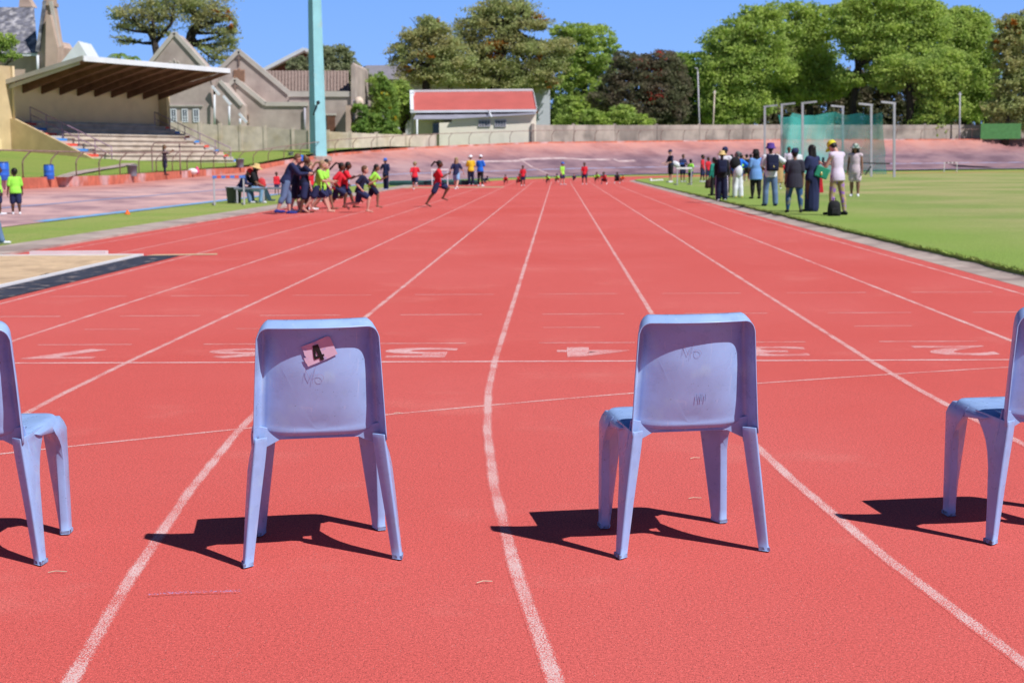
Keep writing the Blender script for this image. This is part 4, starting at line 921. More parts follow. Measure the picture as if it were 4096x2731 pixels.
F_PNK = mk('pink_print_romper', (.66, .54, .62), rough=.9, var=.05, col2=(.25, .14, .32), c2scale=22, c2lo=.6, c2hi=.66)
F_PRINT = mk('dark_print_dress', (.10, .07, .10), rough=.9, var=.1, col2=(.30, .22, .24), c2scale=9, c2lo=.5, c2hi=.6)
H_BLK = mk('black_hair', (.012, .010, .010), rough=.5, var=.3, scale=9); H_BRN = mk('brown_hair', (.14, .075, .04), rough=.5, var=.3, scale=9); H_BLD = mk('blond_hair', (.34, .22, .13), rough=.5, var=.25, scale=9); H_GRY = mk('grey_hair', (.16, .17, .18), rough=.6, var=.3, scale=9)
M_straw = mk('straw', (.62, .45, .20), rough=.9, var=.2, scale=14); M_eye = mk('eye_dark', (.01, .01, .012), rough=.2)
C_BLU = fab('blue_cap_cloth', (.04, .16, .60)); C_PUR = fab('purple_hat_cloth', (.10, .05, .28)); C_YEL = fab('yellow_cap_cloth', (.72, .66, .05)); C_OLV = fab('olive_cap_cloth', (.30, .26, .14)); C_GRN = mk('green_white_striped_hat', (.50, .56, .52), var=.05, col2=(.10, .17, .14), c2scale=11, c2lo=.49, c2hi=.51)
POSES = dict(
 stand=dict(bl=9, br=9, el=12, er=12, al=4, ar=0, hl=3, hr=-3),
 stand2=dict(bl=7, br=12, el=8, er=20, al=-4, ar=6, hl=7, hr=-5, kr=4),
 folded=dict(bl=12, br=12, el=95, er=95, al=18, ar=18, in_=55, hd=12),
 hip=dict(bl=14, br=48, el=20, er=95, ar=-28, al=6, in_=50, hl=3, hr=-3),
 phone=dict(bl=12, br=10, el=88, er=80, al=22, ar=24, in_=24, hd=38, hl=6, hr=-7, kl=5, lean=4),
 film=dict(bl=10, br=10, el=75, er=70, al=55, ar=55, in_=18),
 crouch=dict(lean=62, hl=98, hr=38, kl=128, kr=118, al=38, ar=38, bl=14, br=14, el=6, er=6, fl=38, fr=60, hd=-28, sp=8),
 squat=dict(lean=35, hl=112, hr=112, kl=138, kr=138, al=60, ar=60, bl=10, br=10, el=50, er=50, in_=15, fl=25, fr=25, sp=16),
 sit=dict(lean=14, hl=84, hr=80, kl=82, kr=70, al=30, ar=34, bl=8, br=8, el=48, er=45, in_=20, hd=30, sp=6),
 sit2=dict(lean=10, hl=84, hr=78, kl=62, kr=90, al=12, ar=18, bl=12, br=12, el=58, er=40, in_=20, hd=12, sp=9),
 run1=dict(lean=10, hl=68, hr=-26, kl=98, kr=8, al=-48, ar=32, el=92, er=88, bl=14, br=14, fl=20, fr=28, in_=18),
 run2=dict(lean=16, hl=-14, hr=56, kl=72, kr=66, al=34, ar=-42, el=80, er=82, bl=14, br=14, fl=52, fr=10, in_=18),
 run3=dict(lean=14, hl=34, hr=-10, kl=16, kr=80, al=-36, ar=40, el=82, er=70, bl=14, br=12, fl=5, fr=50, in_=12),
 lunge=dict(lean=22, hl=30, hr=-22, kl=12, kr=22, al=34, ar=22, el=46, er=60, bl=10, br=8, fl=4, fr=30, hd=8, in_=8),
 walk=dict(lean=3, hl=18, hr=-18, kl=6, kr=20, al=-18, ar=18, el=18, er=22, bl=10, br=10, fr=20),
 bend=dict(lean=34, hl=8, hr=-12, kl=6, kr=14, al=30, ar=36, el=62, er=56, bl=6, br=6, in_=14, hd=22),
 hug=dict(lean=10, hl=8, hr=-8, kl=5, kr=6, al=42, ar=48, el=78, er=88, bl=16, br=16, in_=40, hd=14),
)
PEND = []
def frame(lean, x=0): return Matrix.Rotation(-radians(lean), 3, 'X')
def person(label, fx, fy, hy, rz, pose, skin, top, bot, shoes=None, hair=('short', H_BLK), hat=None, c=0, ttype='tee', btype='shorts', fat=1.0, group=None, mod=None, seat=None, fine=None, eyes=True, at=None):
    P = dict(lean=0, hl=0, hr=0, kl=2, kr=2, al=0, ar=0, bl=8, br=8, el=8, er=8, fl=0, fr=0, hd=0, ht=0, sp=2.5, in_=0); P.update(POSES[pose]); P.update(mod or {})
    hh = .133+.032*c; th = .245-.012*c; sh = .235-.015*c; spn = .305-.012*c; ank = .042; hw = .052*(1+.1*(fat-1)); sw = .100+.004*(1-c)
    R = frame(P['lean']); J = {}
    pel = Vector((0, 0, 0)); J['pel'] = pel; J['wst'] = R @ Vector((0, 0, .10)); J['chs'] = R @ Vector((0, 0, spn*.68)); nb = R @ Vector((0, -.005, spn)); J['nb'] = nb
    Rh = frame(P['lean']*.45+P['hd']) @ Matrix.Rotation(radians(P['ht']), 3, 'Z'); nt = nb+(frame(P['lean']*.6+P['hd']*.6) @ Vector((0, .012, .05-.008*c))); J['nt'] = nt; hc = nt+Rh @ Vector((0, .012, hh*.47)); J['hc'] = hc
    for s, k in ((-1, 'l'), (1, 'r')):
        h = radians(P['h'+k]); kn = radians(P['k'+k]); sp = radians(P['sp'])
        hip = Vector((s*hw, 0, -.01)); kk = hip+Vector((s*sin(sp), sin(h)*cos(sp), -cos(h)*cos(sp)))*th
        a = kk+Vector((s*sin(sp)*.3, sin(h-kn), -cos(h-kn)))*sh; fp = radians(P['f'+k])
        toe = a+Vector((s*.012, cos(fp)*.105, -sin(fp)*.105-.022)); heel = a+Vector((0, -.028*cos(fp), -.022+.028*sin(fp)))
        J['hip'+k], J['kn'+k], J['an'+k], J['toe'+k], J['heel'+k] = hip, kk, a, toe, heel
        so_ = nb+R @ Vector((s*sw, 0, -.028)); al = radians(P['a'+k]); ab = radians(P['b'+k]); d = Vector((s*sin(ab), sin(al)*cos(ab), -cos(al)*cos(ab)))
        elb = so_+d*.170; e2 = al+radians(P['e'+k]); i2 = radians(P['in_']); d2 = Vector((s*(sin(ab)*.5)-s*sin(i2), sin(e2)*cos(i2), -cos(e2)*cos(i2))).normalized()
        wr = elb+d2*.140; J['sh'+k], J['el'+k], J['wr'+k], J['hd'+k] = so_, elb, wr, wr+d2*.045; J['d2'+k] = d2
    lo = min(J['toel'].z, J['toer'].z, J['heell'].z, J['heelr'].z)-.016; hi = hc.z+hh*.52
    if hat: hi += .012
    p = at or HIT(fx, fy); H = (W(fx, hy, p.y).z-p.z)/(hi-lo); 
    for k in list(J):
        if not k.startswith('d2'): J[k] = (J[k]-Vector((0, 0, lo)))*H
    t = thing('person', label, 'person', p, radians(rz), group)
    near = p.y < 60; vx = (.009 if near else .014)*H
    def mb(): return MB()
    r = lambda v: v*H
    f = 1+(fat-1)*.8
    def add_leg(m, k, g, upto=1.0, flare=1.0, ankle=True):
        hip, kn, an = J['hip'+k], J['kn'+k], J['an'+k]; kid = 1-.1*c
        r0, r1, r2, r3 = .056*f*kid+g, .037*f*kid+g, .036*f*kid+g, .020*kid+g
        if upto <= .5:
            q = upto*2; e = hip.lerp(kn, q); rr = r0+(r1-r0)*q; m.cap(hip, r(r0), e, r(rr*flare)); return
        m.cap(hip, r(r0), kn, r(r1*(1 if flare == 1 else flare))); q = (upto-.5)*2
        calf = kn.lerp(an, .3)+Vector((0, -.008*H, 0))
        if q <= .35: m.cap(kn, r(r1*flare), kn.lerp(an, q), r(r1*flare)); return
        m.cap(kn, r(r1*.97*flare), calf, r(r2*flare)); e = calf.lerp(an, (q-.3)/.7); rr = r2+(r3*(1.5 if flare > 1 else 1)-r2)*(q-.3)/.7; m.cap(calf, r(r2*flare), e, r(rr*flare))
    def torso(m, g, hips=True, low=0.0, flare=0.0, hg=0.0):
        prof = [(-.055-low, .088*f+flare+hg, .067*f+flare*.8+hg), (-.02, .094*f+hg, .070*f+hg), (.035, .089*f+hg*.8, .064*f+hg*.8), (.10, .080*f, .056*f), (.17, .088*f**.8, .062*f**.8), (spn*.78, .098, .062), (spn*.90, .086, .054), (spn*.99, .050, .040)]
        n = 16; vs = []
        for z, rx, ry in prof:
            for k in range(n): vs.append(J['pel']+R @ Vector((r(rx+g)*cos(2*pi*k/n), r(ry+g)*sin(2*pi*k/n)-.004*H, z*H)))
        m.add(vs, [(i*n+k, i*n+(k+1) % n, (i+1)*n+(k+1) % n, (i+1)*n+k) for i in range(len(prof)-1) for k in range(n)]+[tuple(range(n-1, -1, -1)), tuple((len(prof)-1)*n+k for k in range(n))])
        for k in 'lr': m.cap(J['nb']+R @ Vector((0, 0, -.024*H)), r(.036+g), J['sh'+k], r(.034*(1-.1*c)*f**.5+g))
    # body
    m = mb(); torso(m, 0); m.cap(J['nb']-R @ Vector((0, 0, .02*H)), r(.036), J['nt']+Vector((0, 0, .01*H)), r(.030))
    hR = Rh; hx, hy_, hz = hh*.37, hh*.43, hh*.46
    m.ell(J['hc']+hR @ Vector((0, -.004*H, .010*H)), (r(hx), r(hy_), r(hz*.95)), hR, 14, 10); m.ell(J['hc']+hR @ Vector((0, .018*H, -.028*H)), (r(hx*.72), r(hy_*.66), r(hz*.62)), hR, 12, 8)
    m.cap(J['hc']+hR @ Vector((0, r(hy_*.92), r(.002))), r(.006), J['hc']+hR @ Vector((0, r(hy_*1.10), r(-.016))), r(.0085))
    for s in (-1, 1): m.ell(J['hc']+hR @ Vector((s*r(hx*.98), -.002*H, -.004*H)), (r(.006), r(.013), r(.018)), hR, 8, 6)
    for k, s in (('l', -1), ('r', 1)):
        add_leg(m, k, 0); m.cap(J['heel'+k], r(.019), J['toe'+k], r(.014)); m.cap(J['heel'+k].lerp(J['toe'+k], .5), r(.018), J['toe'+k]+Vector((-s*.01*H, -.01*H, 0)), r(.015)); m.cap(J['an'+k], r(.020), J['heel'+k], r(.018))
        m.cap(J['sh'+k], r(.031*f**.5), J['el'+k], r(.024*f**.5)); m.cap(J['el'+k], r(.024*f**.5), J['wr'+k], r(.0155)); m.cap(J['wr'+k], r(.015), J['wr'+k]+J['d2'+k]*r(.04), r(.019))
    # fingers: four bent ones of unequal length and a thumb, joined after the skin is closed
    fg = MB()
    for k, s in (('l', -1), ('r', 1)):
        d = J['d2'+k]; b0 = J['wr'+k]+d*r(.050); side = d.cross(Vector((1, 0, 0)))
        side = side.normalized() if side.length > .1 else Vector((0, 1, 0)); palm = side.cross(d).normalized()*(-s)
        for i, L_ in enumerate((.040, .045, .042, .034)):
            o = b0+side*r(.0125-.0085*i); fg.tube([o-d*r(.012), o+d*r(L_*.5)+palm*r(.003), o+d*r(L_*.82)+palm*r(.013), o+d*r(L_*.9)+palm*r(.024)], [r(.0052), r(.0050), r(.0045), r(.0034)], 5)
        o = J['wr'+k]+d*r(.022)+side*r(.014); fg.tube([o, o+side*r(.014)+d*r(.012)+palm*r(.004), o+side*r(.017)+d*r(.030)+palm*r(.010)], [r(.0075), r(.006), r(.0045)], 5)
    b = m.build('body', skin, t, True, True); PEND.append((b, vx, fg))
    def cloth(name, m, mat, v=None): o = m.build(name, mat, t, True, True); PEND.append((o, v or vx*1.05, None)); return o
    # top
    if top:
        m = mb(); g = .010; torso(m, g, low={'loose': .075, 'tank': .02, 'tee': .0}.get(ttype, 0), flare={'loose': .014}.get(ttype, .002), hg=.008)
        if ttype == 'dress' or ttype == 'longdress':
            zl = .30 if ttype == 'dress' else .06
            m.cap(J['pel']+Vector((0, 0, .02*H)), r(.088*f), Vector((J['pel'].x, J['pel'].y, zl*H)), r(.085*f if ttype == 'dress' else .112))
            if ttype == 'longdress': m.cap(J['pel']+Vector((0, -.02*H, .0*H)), r(.09*f), Vector((.03*H, J['pel'].y+.02*H, zl*H)), r(.112))
        if ttype != 'tank':
            for k in 'lr':
                m.cap(J['sh'+k], r(.038*f**.5+g*.6), J['sh'+k].lerp(J['el'+k], .78), r(.036*f**.5+g*.7))
                if ttype in ('long', 'longdress'): m.cap(J['sh'+k].lerp(J['el'+k], .7), r(.034), J['el'+k], r(.032)); m.cap(J['el'+k], r(.032), J['wr'+k], r(.024))
        cloth({'tank': 'vest', 'dress': 'dress', 'longdress': 'dress', 'long': 'jacket'}.get(ttype, 'shirt'), m, top)
    if bot:
        m = mb(); g = .003 if btype == 'leggings' else .007; m.ell(J['pel']+Vector((0, -.006*H, .000*H)), (r(.095*f+g), r(.072*f+g), r(.062)), R, 14, 9)
        u, fl, gg = {'shorts': (.36, 1.22, .012), 'longshorts': (.46, 1.18, .012), 'capri': (.68, 1.0, .010), 'pants': (.97, 1.12, .008), 'leggings': (.96, 1.0, .004), 'flare': (.98, 1.35, .008)}[btype]
        for k in 'lr': add_leg(m, k, gg, u, fl)
        cloth({'shorts': 'shorts', 'longshorts': 'shorts', 'leggings': 'leggings'}.get(btype, 'trousers'), m, bot)
    if shoes:
        for k, s in (('l', -1), ('r', 1)):
            m = mb(); a, b_ = J['heel'+k], J['toe'+k]; m.cap(a+Vector((0, -.004*H, .003*H)), r(.025), b_+Vector((0, .004*H, .002*H)), r(.020)); m.cap(a.lerp(b_, .5), r(.026), b_, r(.022)); m.cap(a, r(.024), J['an'+k]+Vector((0, 0, -.0*H)), r(.026)); cloth('shoe', m, shoes, vx)
    # hair
    ht, hm = hair; C = J['hc']
    if ht != 'none':
        m = mb(); e = 1.10
        m.ell(C+hR @ Vector((0, -.016*H, .020*H)), (r(hx*e*1.03), r(hy_*e*.95), r(hz*.98)), hR, 14, 9); m.ell(C+hR @ Vector((0, -.030*H, -.002*H)), (r(hx*1.0), r(hy_*.72), r(hz*.85)), hR, 12, 8)
        if ht == 'bun': m.ell(C+hR @ Vector((0, -.045*H, .070*H)), (r(.030),)*3, hR)
        if ht == 'bunback': m.ell(C+hR @ Vector((0, -.085*H, .02*H)), (r(.028),)*3, hR)
        if ht == 'pony':
            m.cap(C+hR @ Vector((0, -.06*H, .035*H)), r(.018), C+Vector((0, -.125*H, .045*H)), r(.022)); m.cap(C+Vector((0, -.125*H, .045*H)), r(.022), C+Vector((0, -.19*H, -.04*H)), r(.017))
        if ht == 'whip':
            m.cap(C+hR @ Vector((0, -.05*H, .05*H)), r(.016), C+Vector((0, -.12*H, .075*H)), r(.018)); m.cap(C+Vector((0, -.12*H, .075*H)), r(.018), C+Vector((.0, -.24*H, -.05*H)), r(.022))
        if ht == 'braids':
            for s in (-1, 0, 1): m.cap(C+hR @ Vector((s*.03*H, -.055*H, .0)), r(.016), C+Vector((s*.035*H, -.11*H, -.13*H)), r(.014)); m.cap(C+Vector((s*.035*H, -.11*H, -.13*H)), r(.014), C+Vector((s*.03*H, -.15*H, -.22*H)), r(.009))
        if ht == 'long':
            for s in (-1, 1): m.cap(C+hR @ Vector((s*.03*H, -.02*H, .0)), r(.038), C+Vector((s*.045*H, -.03*H, -.10*H)), r(.036))
            m.cap(C+hR @ Vector((0, -.04*H, .02*H)), r(.046), C+Vector((0, -.045*H, -.12*H)), r(.040))
        cloth('hair', m, hm)
    if hat:
        hk, hm = hat[0], hat[1]; m = mb(); rr = r(hx*1.22); ry = r(hy_*1.16); n = 20
        def place(prof, dz=.0):
            q = MB(); q.lathe(prof, (0, 0, 0), n, 1, ry/rr); q.v = [tuple(C+hR @ (Vector(v)+Vector((0, -.008*H, r(.016+dz))))) for v in q.v]; m.add(q.v, q.f)
        dome = [(rr*1.0, 0), (rr*1.0, r(.018)), (rr*.93, r(.042)), (rr*.72, r(.064)), (rr*.4, r(.076)), (0, r(.079))]
        if hk in ('cap', 'backcap'):
            place(dome); s = 1 if hk == 'cap' else -1
            vs = []; 
            for i in range(9):
                a = radians(-75+150*i/8); vs += [C+hR @ Vector((rr*sin(a), s*ry*cos(a)*.95, r(.020))), C+hR @ Vector((rr*sin(a)*.98, s*(ry*cos(a)*.9+r(.058)*cos(a)**.5), r(.012)))]
            m.add(vs+[v+Vector((0, 0, -.006*H)) for v in vs], [(2*i, 2*i+1, 2*i+3, 2*i+2) for i in range(8)]+[(18+2*i+2, 18+2*i+3, 18+2*i+1, 18+2*i) for i in range(8)]+[(2*i+1, 18+2*i+1, 18+2*i+3, 2*i+3) for i in range(8)])
        elif hk == 'bucket': place([(rr*1.55, r(-.022)), (rr*1.56, r(-.019)), (rr*1.08, r(.012)), (rr*1.0, r(.05)), (rr*.86, r(.070)), (0, r(.074))])
        elif hk == 'straw': place([(rr*2.3, r(-.020)), (rr*2.32, r(-.014)), (rr*1.7, r(.0)), (rr*1.05, r(.012)), (rr*.98, r(.05)), (rr*.75, r(.072)), (0, r(.078))])
        elif hk == 'wide': place([(rr*1.85, r(-.018)), (rr*1.87, r(-.013)), (rr*1.1, r(.010)), (rr*.98, r(.05)), (rr*.8, r(.070)), (0, r(.075))])
        m.build('hat', hm, t, True, True)
    if eyes and p.y < 62:
        for s in (-1, 1): MB().ell(C+hR @ Vector((s*r(hx*.40), r(hy_*.90), r(.006))), (r(.0075), r(.004), r(.005)), hR, 8, 5).build('eye', M_eye, t, True, True)
        MB().ell(C+hR @ Vector((0, r(hy_*.965), r(-.034))), (r(.016), r(.005), r(.005)), hR, 8, 5).build('mouth', mk('lips', (.22, .07, .06)), t, True, True)
    t['_'] = 0; del t['_']
    return t, J, H, p
def finish_people():
    bpy.context.view_layer.update()
    for o, v, fg in PEND:
        md = o.modifiers.new('merge', 'REMESH'); md.mode = 'VOXEL'; md.voxel_size = v; md.use_smooth_shade = True
        s = o.modifiers.new('soft', 'SMOOTH'); s.factor = .5; s.iterations = 2
    dg = bpy.context.evaluated_depsgraph_get(); res = []
    for o, v, fg in PEND: res.append(bpy.data.meshes.new_from_object(o.evaluated_get(dg)))
    for (o, v, fg), me in zip(PEND, res):
        o.modifiers.clear()
        if fg:
            vs = [tuple(q.co) for q in me.vertices]; fs = [tuple(q.vertices) for q in me.polygons]; k = len(vs)
            m2 = bpy.data.meshes.new('body'); m2.from_pydata(vs+fg.v, [], fs+[tuple(i+k for i in f) for f in fg.f]); me = m2
        if not me.materials: me.materials.append(o.data.materials[0])
        me.polygons.foreach_set('use_smooth', [True]*len(me.polygons)); o.data = me
def wpt(t, J, v): return Vector(t.location)+Matrix.Rotation(t.rotation_euler.z, 3, 'Z') @ v

A_, R_, L_, T_ = 0, -90, 90, 180      # facing away, right, left, toward the camera
GR = 'children and teachers at the relay changeover'; GS_ = 'spectators standing on the field edge'; GC = 'children waiting at the far start line'
K = person
K('child in lime shirt half cut off by the left edge, facing right', -1, 859, 664, -70, 'stand', SKD, F_LIME, F_NAVY, F_WHT, c=.8, btype='longshorts')
K('child in lime shirt and navy shorts standing on the pink cycle track looking left', 66, 858, 673, 25, 'stand2', SKD, F_LIME, F_NAVY, F_WHT, c=.8, btype='longshorts', fat=1.25, mod=dict(ht=45, lean=5, bl=14, br=12))
K('person in jeans and white trainers, only one leg showing at the left edge', -32, 976, 700, R_, 'walk', SKB, F_WHT, F_JEAN, F_WHT, btype='pants')
K('woman in dark print dress filming with raised hands behind the pipe gate', 661, 700, 579, R_+20, 'film', SKB, F_PRINT, F_DNAVY, F_BLK, hair=('long', H_BRN), ttype='dress', btype='leggings')
K('seated person in red hat and navy jacket bending over their hands', 962, 812, 676, R_-15, 'sit', SKB, F_NAVY, F_JEAN, F_WHT, hair=('short', H_BLK), hat=('cap', fab('red_beanie', (.75, .02, .03))), ttype='long', btype='pants', mod=dict(lean=30))
K('seated woman in wide straw hat, black top and pale jeans', 1012, 812, 656, R_, 'sit2', SKB, F_BLK, F_LJEAN, F_WHT, hair=('long', H_BLK), hat=('straw', M_straw), btype='pants', fat=1.2)
K('small child in red shirt standing on the cycle track behind the teachers', 1108, 778, 688, T_+40, 'stand', SKD, F_RED, F_NAVY, None, c=1, ttype='long')
K('stooping teacher in navy jumper and rolled denim, brown hair, back of the changeover group', 1148, 856, 617, R_+12, 'bend', SKL, F_NAVY, F_JEAN, fab('navy_shoe', (.02, .04, .25)), hair=('short', H_BRN), ttype='long', btype='capri', fat=1.15, group=GR, mod=dict(lean=24))
t_, J_, H_, p_ = K('teacher in blue bucket hat and navy polo with yellow badge', 1186, 850, 622, R_+4, 'hug', SKL, F_DNAVY, F_DNAVY, F_WHT, hair=('short', H_BRN), hat=('bucket', C_BLU), btype='longshorts', group=GR)
MB().ell(J_['shr']+Vector((.02, .0, -.02))*H_, (.03*H_, .03*H_, .03*H_)).build('badge', F_YEL, t_, True, True)
K('barefoot woman in dark navy top and shorts with pinned up hair', 1222, 852, 626, R_+15, 'hug', SKD, F_DNAVY, F_NAVY, None, hair=('bun', H_BRN), btype='longshorts', fat=1.1, group=GR, mod=dict(lean=4, hd=4))
K('child with blond hair almost hidden behind the pinned up hair woman', 1246, 840, 648, R_, 'stand', SKL, F_RED, F_NAVY, F_WHT, hair=('short', H_BLD), c=.6, group=GR)
K('child in red shirt and white socks hidden behind the changeover teachers', 1196, 838, 672, R_+10, 'lunge', SKD, F_RED, fab('red_shorts', (.6, .02, .03)), F_WHT, c=.8, group=GR)
K('barefoot fair haired girl in lime shirt leaning into the changeover', 1273, 852, 643, R_, 'lunge', SKL, F_LIME, F_NAVY, None, hair=('pony', H_BLD), c=.4, group=GR, mod=dict(lean=12))
K('fair haired girl with orange striped lime shirt beside the leaning girl', 1292, 846, 650, R_-8, 'walk', SKL, F_LIME, F_NAVY, None, hair=('short', H_BLD), c=.5, group=GR, mod=dict(lean=10))
K('dark haired child in lime shirt behind the fair haired girls', 1306, 838, 638, R_, 'walk', SKB, F_LIME, F_NAVY, None, hair=('short', H_BLK), c=.4, group=GR)
K('running girl in red shirt with long ponytail flying behind her', 1348, 834, 652, R_, 'run2', SKD, F_RED, F_NAVY, None, hair=('whip', H_BLK), c=.4, group=GR)
K('running girl in red shirt with braids, in front of the flying ponytail', 1378, 832, 649, R_, 'run3', SKD, F_RED, F_NAVY, None, hair=('braids', H_BLK), c=.4, group=GR)
K('fair barefoot boy in dark navy shirt running with one foot kicked back', 1440, 851, 664, R_, 'run2', SKL, F_DNAVY, F_NAVY, None, hair=('short', H_BRN), c=.5, group=GR)
K('girl in lime shirt running just beyond the fair boy', 1490, 831, 658, R_, 'run2', SKB, F_LIME, F_DNAVY, None, hair=('braids', H_BLK), c=.4, group=GR, mod=dict(kr=40, hr=36))
K('small child in pale blue top on the verge behind the red runners', 1394, 760, 696, R_, 'stand', SKD, fab('pale_blue_cotton', (.30, .40, .66)), F_LIL, F_WHT, c=1)
K('man in navy tracksuit and blue cap standing with hand on hip on the verge', 1544, 759, 633, T_-30, 'hip', SKD, F_NAVY, F_DNAVY, C_BLU, hair=('short', H_BLK), hat=('cap', C_BLU), ttype='long', btype='pants')
K('child in red shirt and pale cap jogging away along the left lanes', 1660, 760, 647, A_, 'run3', SKL, F_RED, F_NAVY, F_WHT, hair=('short', H_BLD), hat=('cap', C_OLV), c=.6)
K('lone barefoot girl in red shirt sprinting to the right with one knee up', 1752, 828, 643, R_, 'run1', SKD, F_RED, F_NAVY, None, hair=('pony', H_BLK), c=.3, mod=dict(lean=6))
K('woman in olive cap, navy top and denim shorts walking away past the mat', 1826, 758, 631, A_-10, 'walk', SKL, F_NAVY, F_LJEAN, F_WHT, hair=('long', H_BLD), hat=('cap', C_OLV), mod=dict(bl=22, br=24))
K('adult in white sun hat and yellow shirt standing beside the blue shirted adult', 1884, 741, 622, A_+15, 'folded', SKL, F_YEL, F_DNAVY, F_WHT, hair=('short', H_BRN), hat=('wide', F_WHT), btype='pants', fat=1.1)
K('adult in white visor and bright blue shirt with black tights', 1922, 745, 621, A_-25, 'folded', SKL, F_BLU, F_BLK, F_WHT, hair=('short', H_BRN), hat=('cap', F_WHT), btype='leggings', fat=1.1)
for lb, x, y0, y1, pz, sk_, tp, bt, sh_, rz, h_, md in (
 ('child crouched on the track just right of the blue shirted adult', 1936, 739, 704, 'crouch', SKD, F_DNAVY, F_NAVY, F_BLK, -100, None, None),
 ('leftmost child in red crouched in a start position with head down', 2023, 739, 699, 'crouch', SKD, F_RED, F_BLK, F_BLK, T_, None, None),
 ('child in red squatting beside a standing red shirted child', 2071, 740, 695, 'squat', SKB, F_RED, F_NAVY, None, T_+30, None, None),
 ('standing child in red shirt and white shoes, left one at the far start line', 2092, 744, 662, 'stand', SKD, F_RED, F_NAVY, F_WHT, T_, None, None),
 ('child in lime crouched with spread arms, left of the blue capped child', 2192, 738, 696, 'crouch', SKD, F_LIME, F_NAVY, None, T_-10, None, dict(bl=25, br=25)),
 ('child in lime crouched at the feet of the blue capped child', 2228, 734, 694, 'crouch', SKD, F_LIME, F_DNAVY, F_WHT, T_, ('cap', F_NAVY), None),
 ('standing child in lime shirt and blue cap at the far start line', 2250, 740, 648, 'stand2', SKL, F_LIME, F_NAVY, F_WHT, T_+50, ('cap', C_BLU), None),
 ('fair child in navy crouched between the two middle lane lines', 2297, 731, 696, 'crouch', SKL, F_NAVY, F_BLK, None, T_, None, dict(hd=-10)),
 ('right one of two standing red shirted children at the far start line', 2338, 738, 650, 'stand2', SKD, F_RED, F_NAVY, F_WHT, T_, None, dict(sp=7)),
 ('child in lime crouched right of the legs apart child', 2387, 733, 688, 'crouch', SKD, F_LIME, F_BLK, None, T_, None, dict(bl=22, br=22)),
 ('child in red squatting on one knee right of the crouched lime child', 2420, 738, 688, 'squat', SKD, F_RED, F_DNAVY, F_WHT, T_-20, None, None),
 ('child in black and pale green squatting at the right end of the start line', 2468, 734, 689, 'squat', SKD, F_CHAR, F_BLK, F_WHT, T_, None, None),
 ('child in orange red crouched behind the rightmost squatting child', 2486, 732, 699, 'crouch', SKB, fab('orange_cotton', (.80, .10, .03)), F_BLK, F_WHT, T_+20, None, None)):
    K(lb, x, y0, y1, rz, pz, sk_, tp, bt, sh_, c=.7, group=GC, hat=h_, mod=md)
K('man in black navy polo and shorts with yellow collar holding out a hand', 2682, 730, 599, L_+20, 'film', SKL, F_DNAVY, F_BLK, F_WHT, hair=('none', H_GRY), hat=('cap', F_NAVY), btype='longshorts', mod=dict(al=16, ar=20, el=50, er=55))
t_, J_, H_, p_ = K('person in navy sweater folding arms at the corner of the field', 2731, 729, 618, T_+30, 'folded', SKB, F_NAVY, F_DNAVY, F_WHT, hair=('short', H_BLK), c=.2, ttype='long', btype='shorts')
q = wpt(t_, J_, J_['hdr']); t2 = thing('shoulder_bag', 'white and blue bag held out by the person in navy sweater', 'bag', q+Vector((-.55, 0, -.05)))
MB().ell((0, 0, 0), (.26, .1, .17), Matrix.Rotation(.5, 3, 'Y')).build('body', F_WHT, t2, True, True); MB().tube([(.15, 0, 0), (.4, 0, .02), (.55, 0, .05)], .03, 6).build('strap', F_BLU, t2, True, True)
K('child in lime shirt standing behind the pale hurdle on the field', 2762, 733, 637, A_-40, 'hip', SKD, F_LIME, F_NAVY, None, c=.8, mod=dict(br=30))
K('left one of two children in red shirts and navy shorts on the field', 2810, 729, 619, R_-20, 'stand2', SKD, F_RED, F_NAVY, F_WHT, c=.6, btype='longshorts')
K('right one of two children in red shirts and navy shorts on the field', 2832, 727, 628, R_-50, 'stand', SKD, F_RED, F_NAVY, F_WHT, c=.6, btype='longshorts')
K('spectator in teal top and black trousers at the left end of the spectators', 2856, 783, 630, A_+40, 'stand', SKD, F_TEAL, F_BLK, F_BLK, ttype='long', btype='pants', group=GS_)
K('tall spectator in navy cap and white shirt behind the backpack wearer', 2898, 790, 589, A_-20, 'stand', SKB, F_WHT, mk('khaki_cloth', (.42, .33, .18)), fab('aqua_shoe', (.05, .45, .55)), hat=('cap', F_NAVY), btype='pants', fat=1.1, group=GS_)
t_, J_, H_, p_ = K('spectator in straw sun hat and black tracksuit with lilac side stripes', 2886, 802, 604, A_, 'stand', SKD, F_BLK, F_DNAVY, F_WHT, hair=('short', H_BLK), hat=('wide', M_straw), ttype='long', btype='flare', group=GS_, fat=1.1)
for s in (-1, 1):
    k = 'l' if s < 0 else 'r'; MB().tube([J_['hip'+k]+Vector((s*.062*H_, 0, 0)), J_['kn'+k]+Vector((s*.058*H_, 0, 0)), J_['an'+k]+Vector((s*.048*H_, 0, 0))], .020, 6).build('side_stripe', F_LIL, t_, True, True)
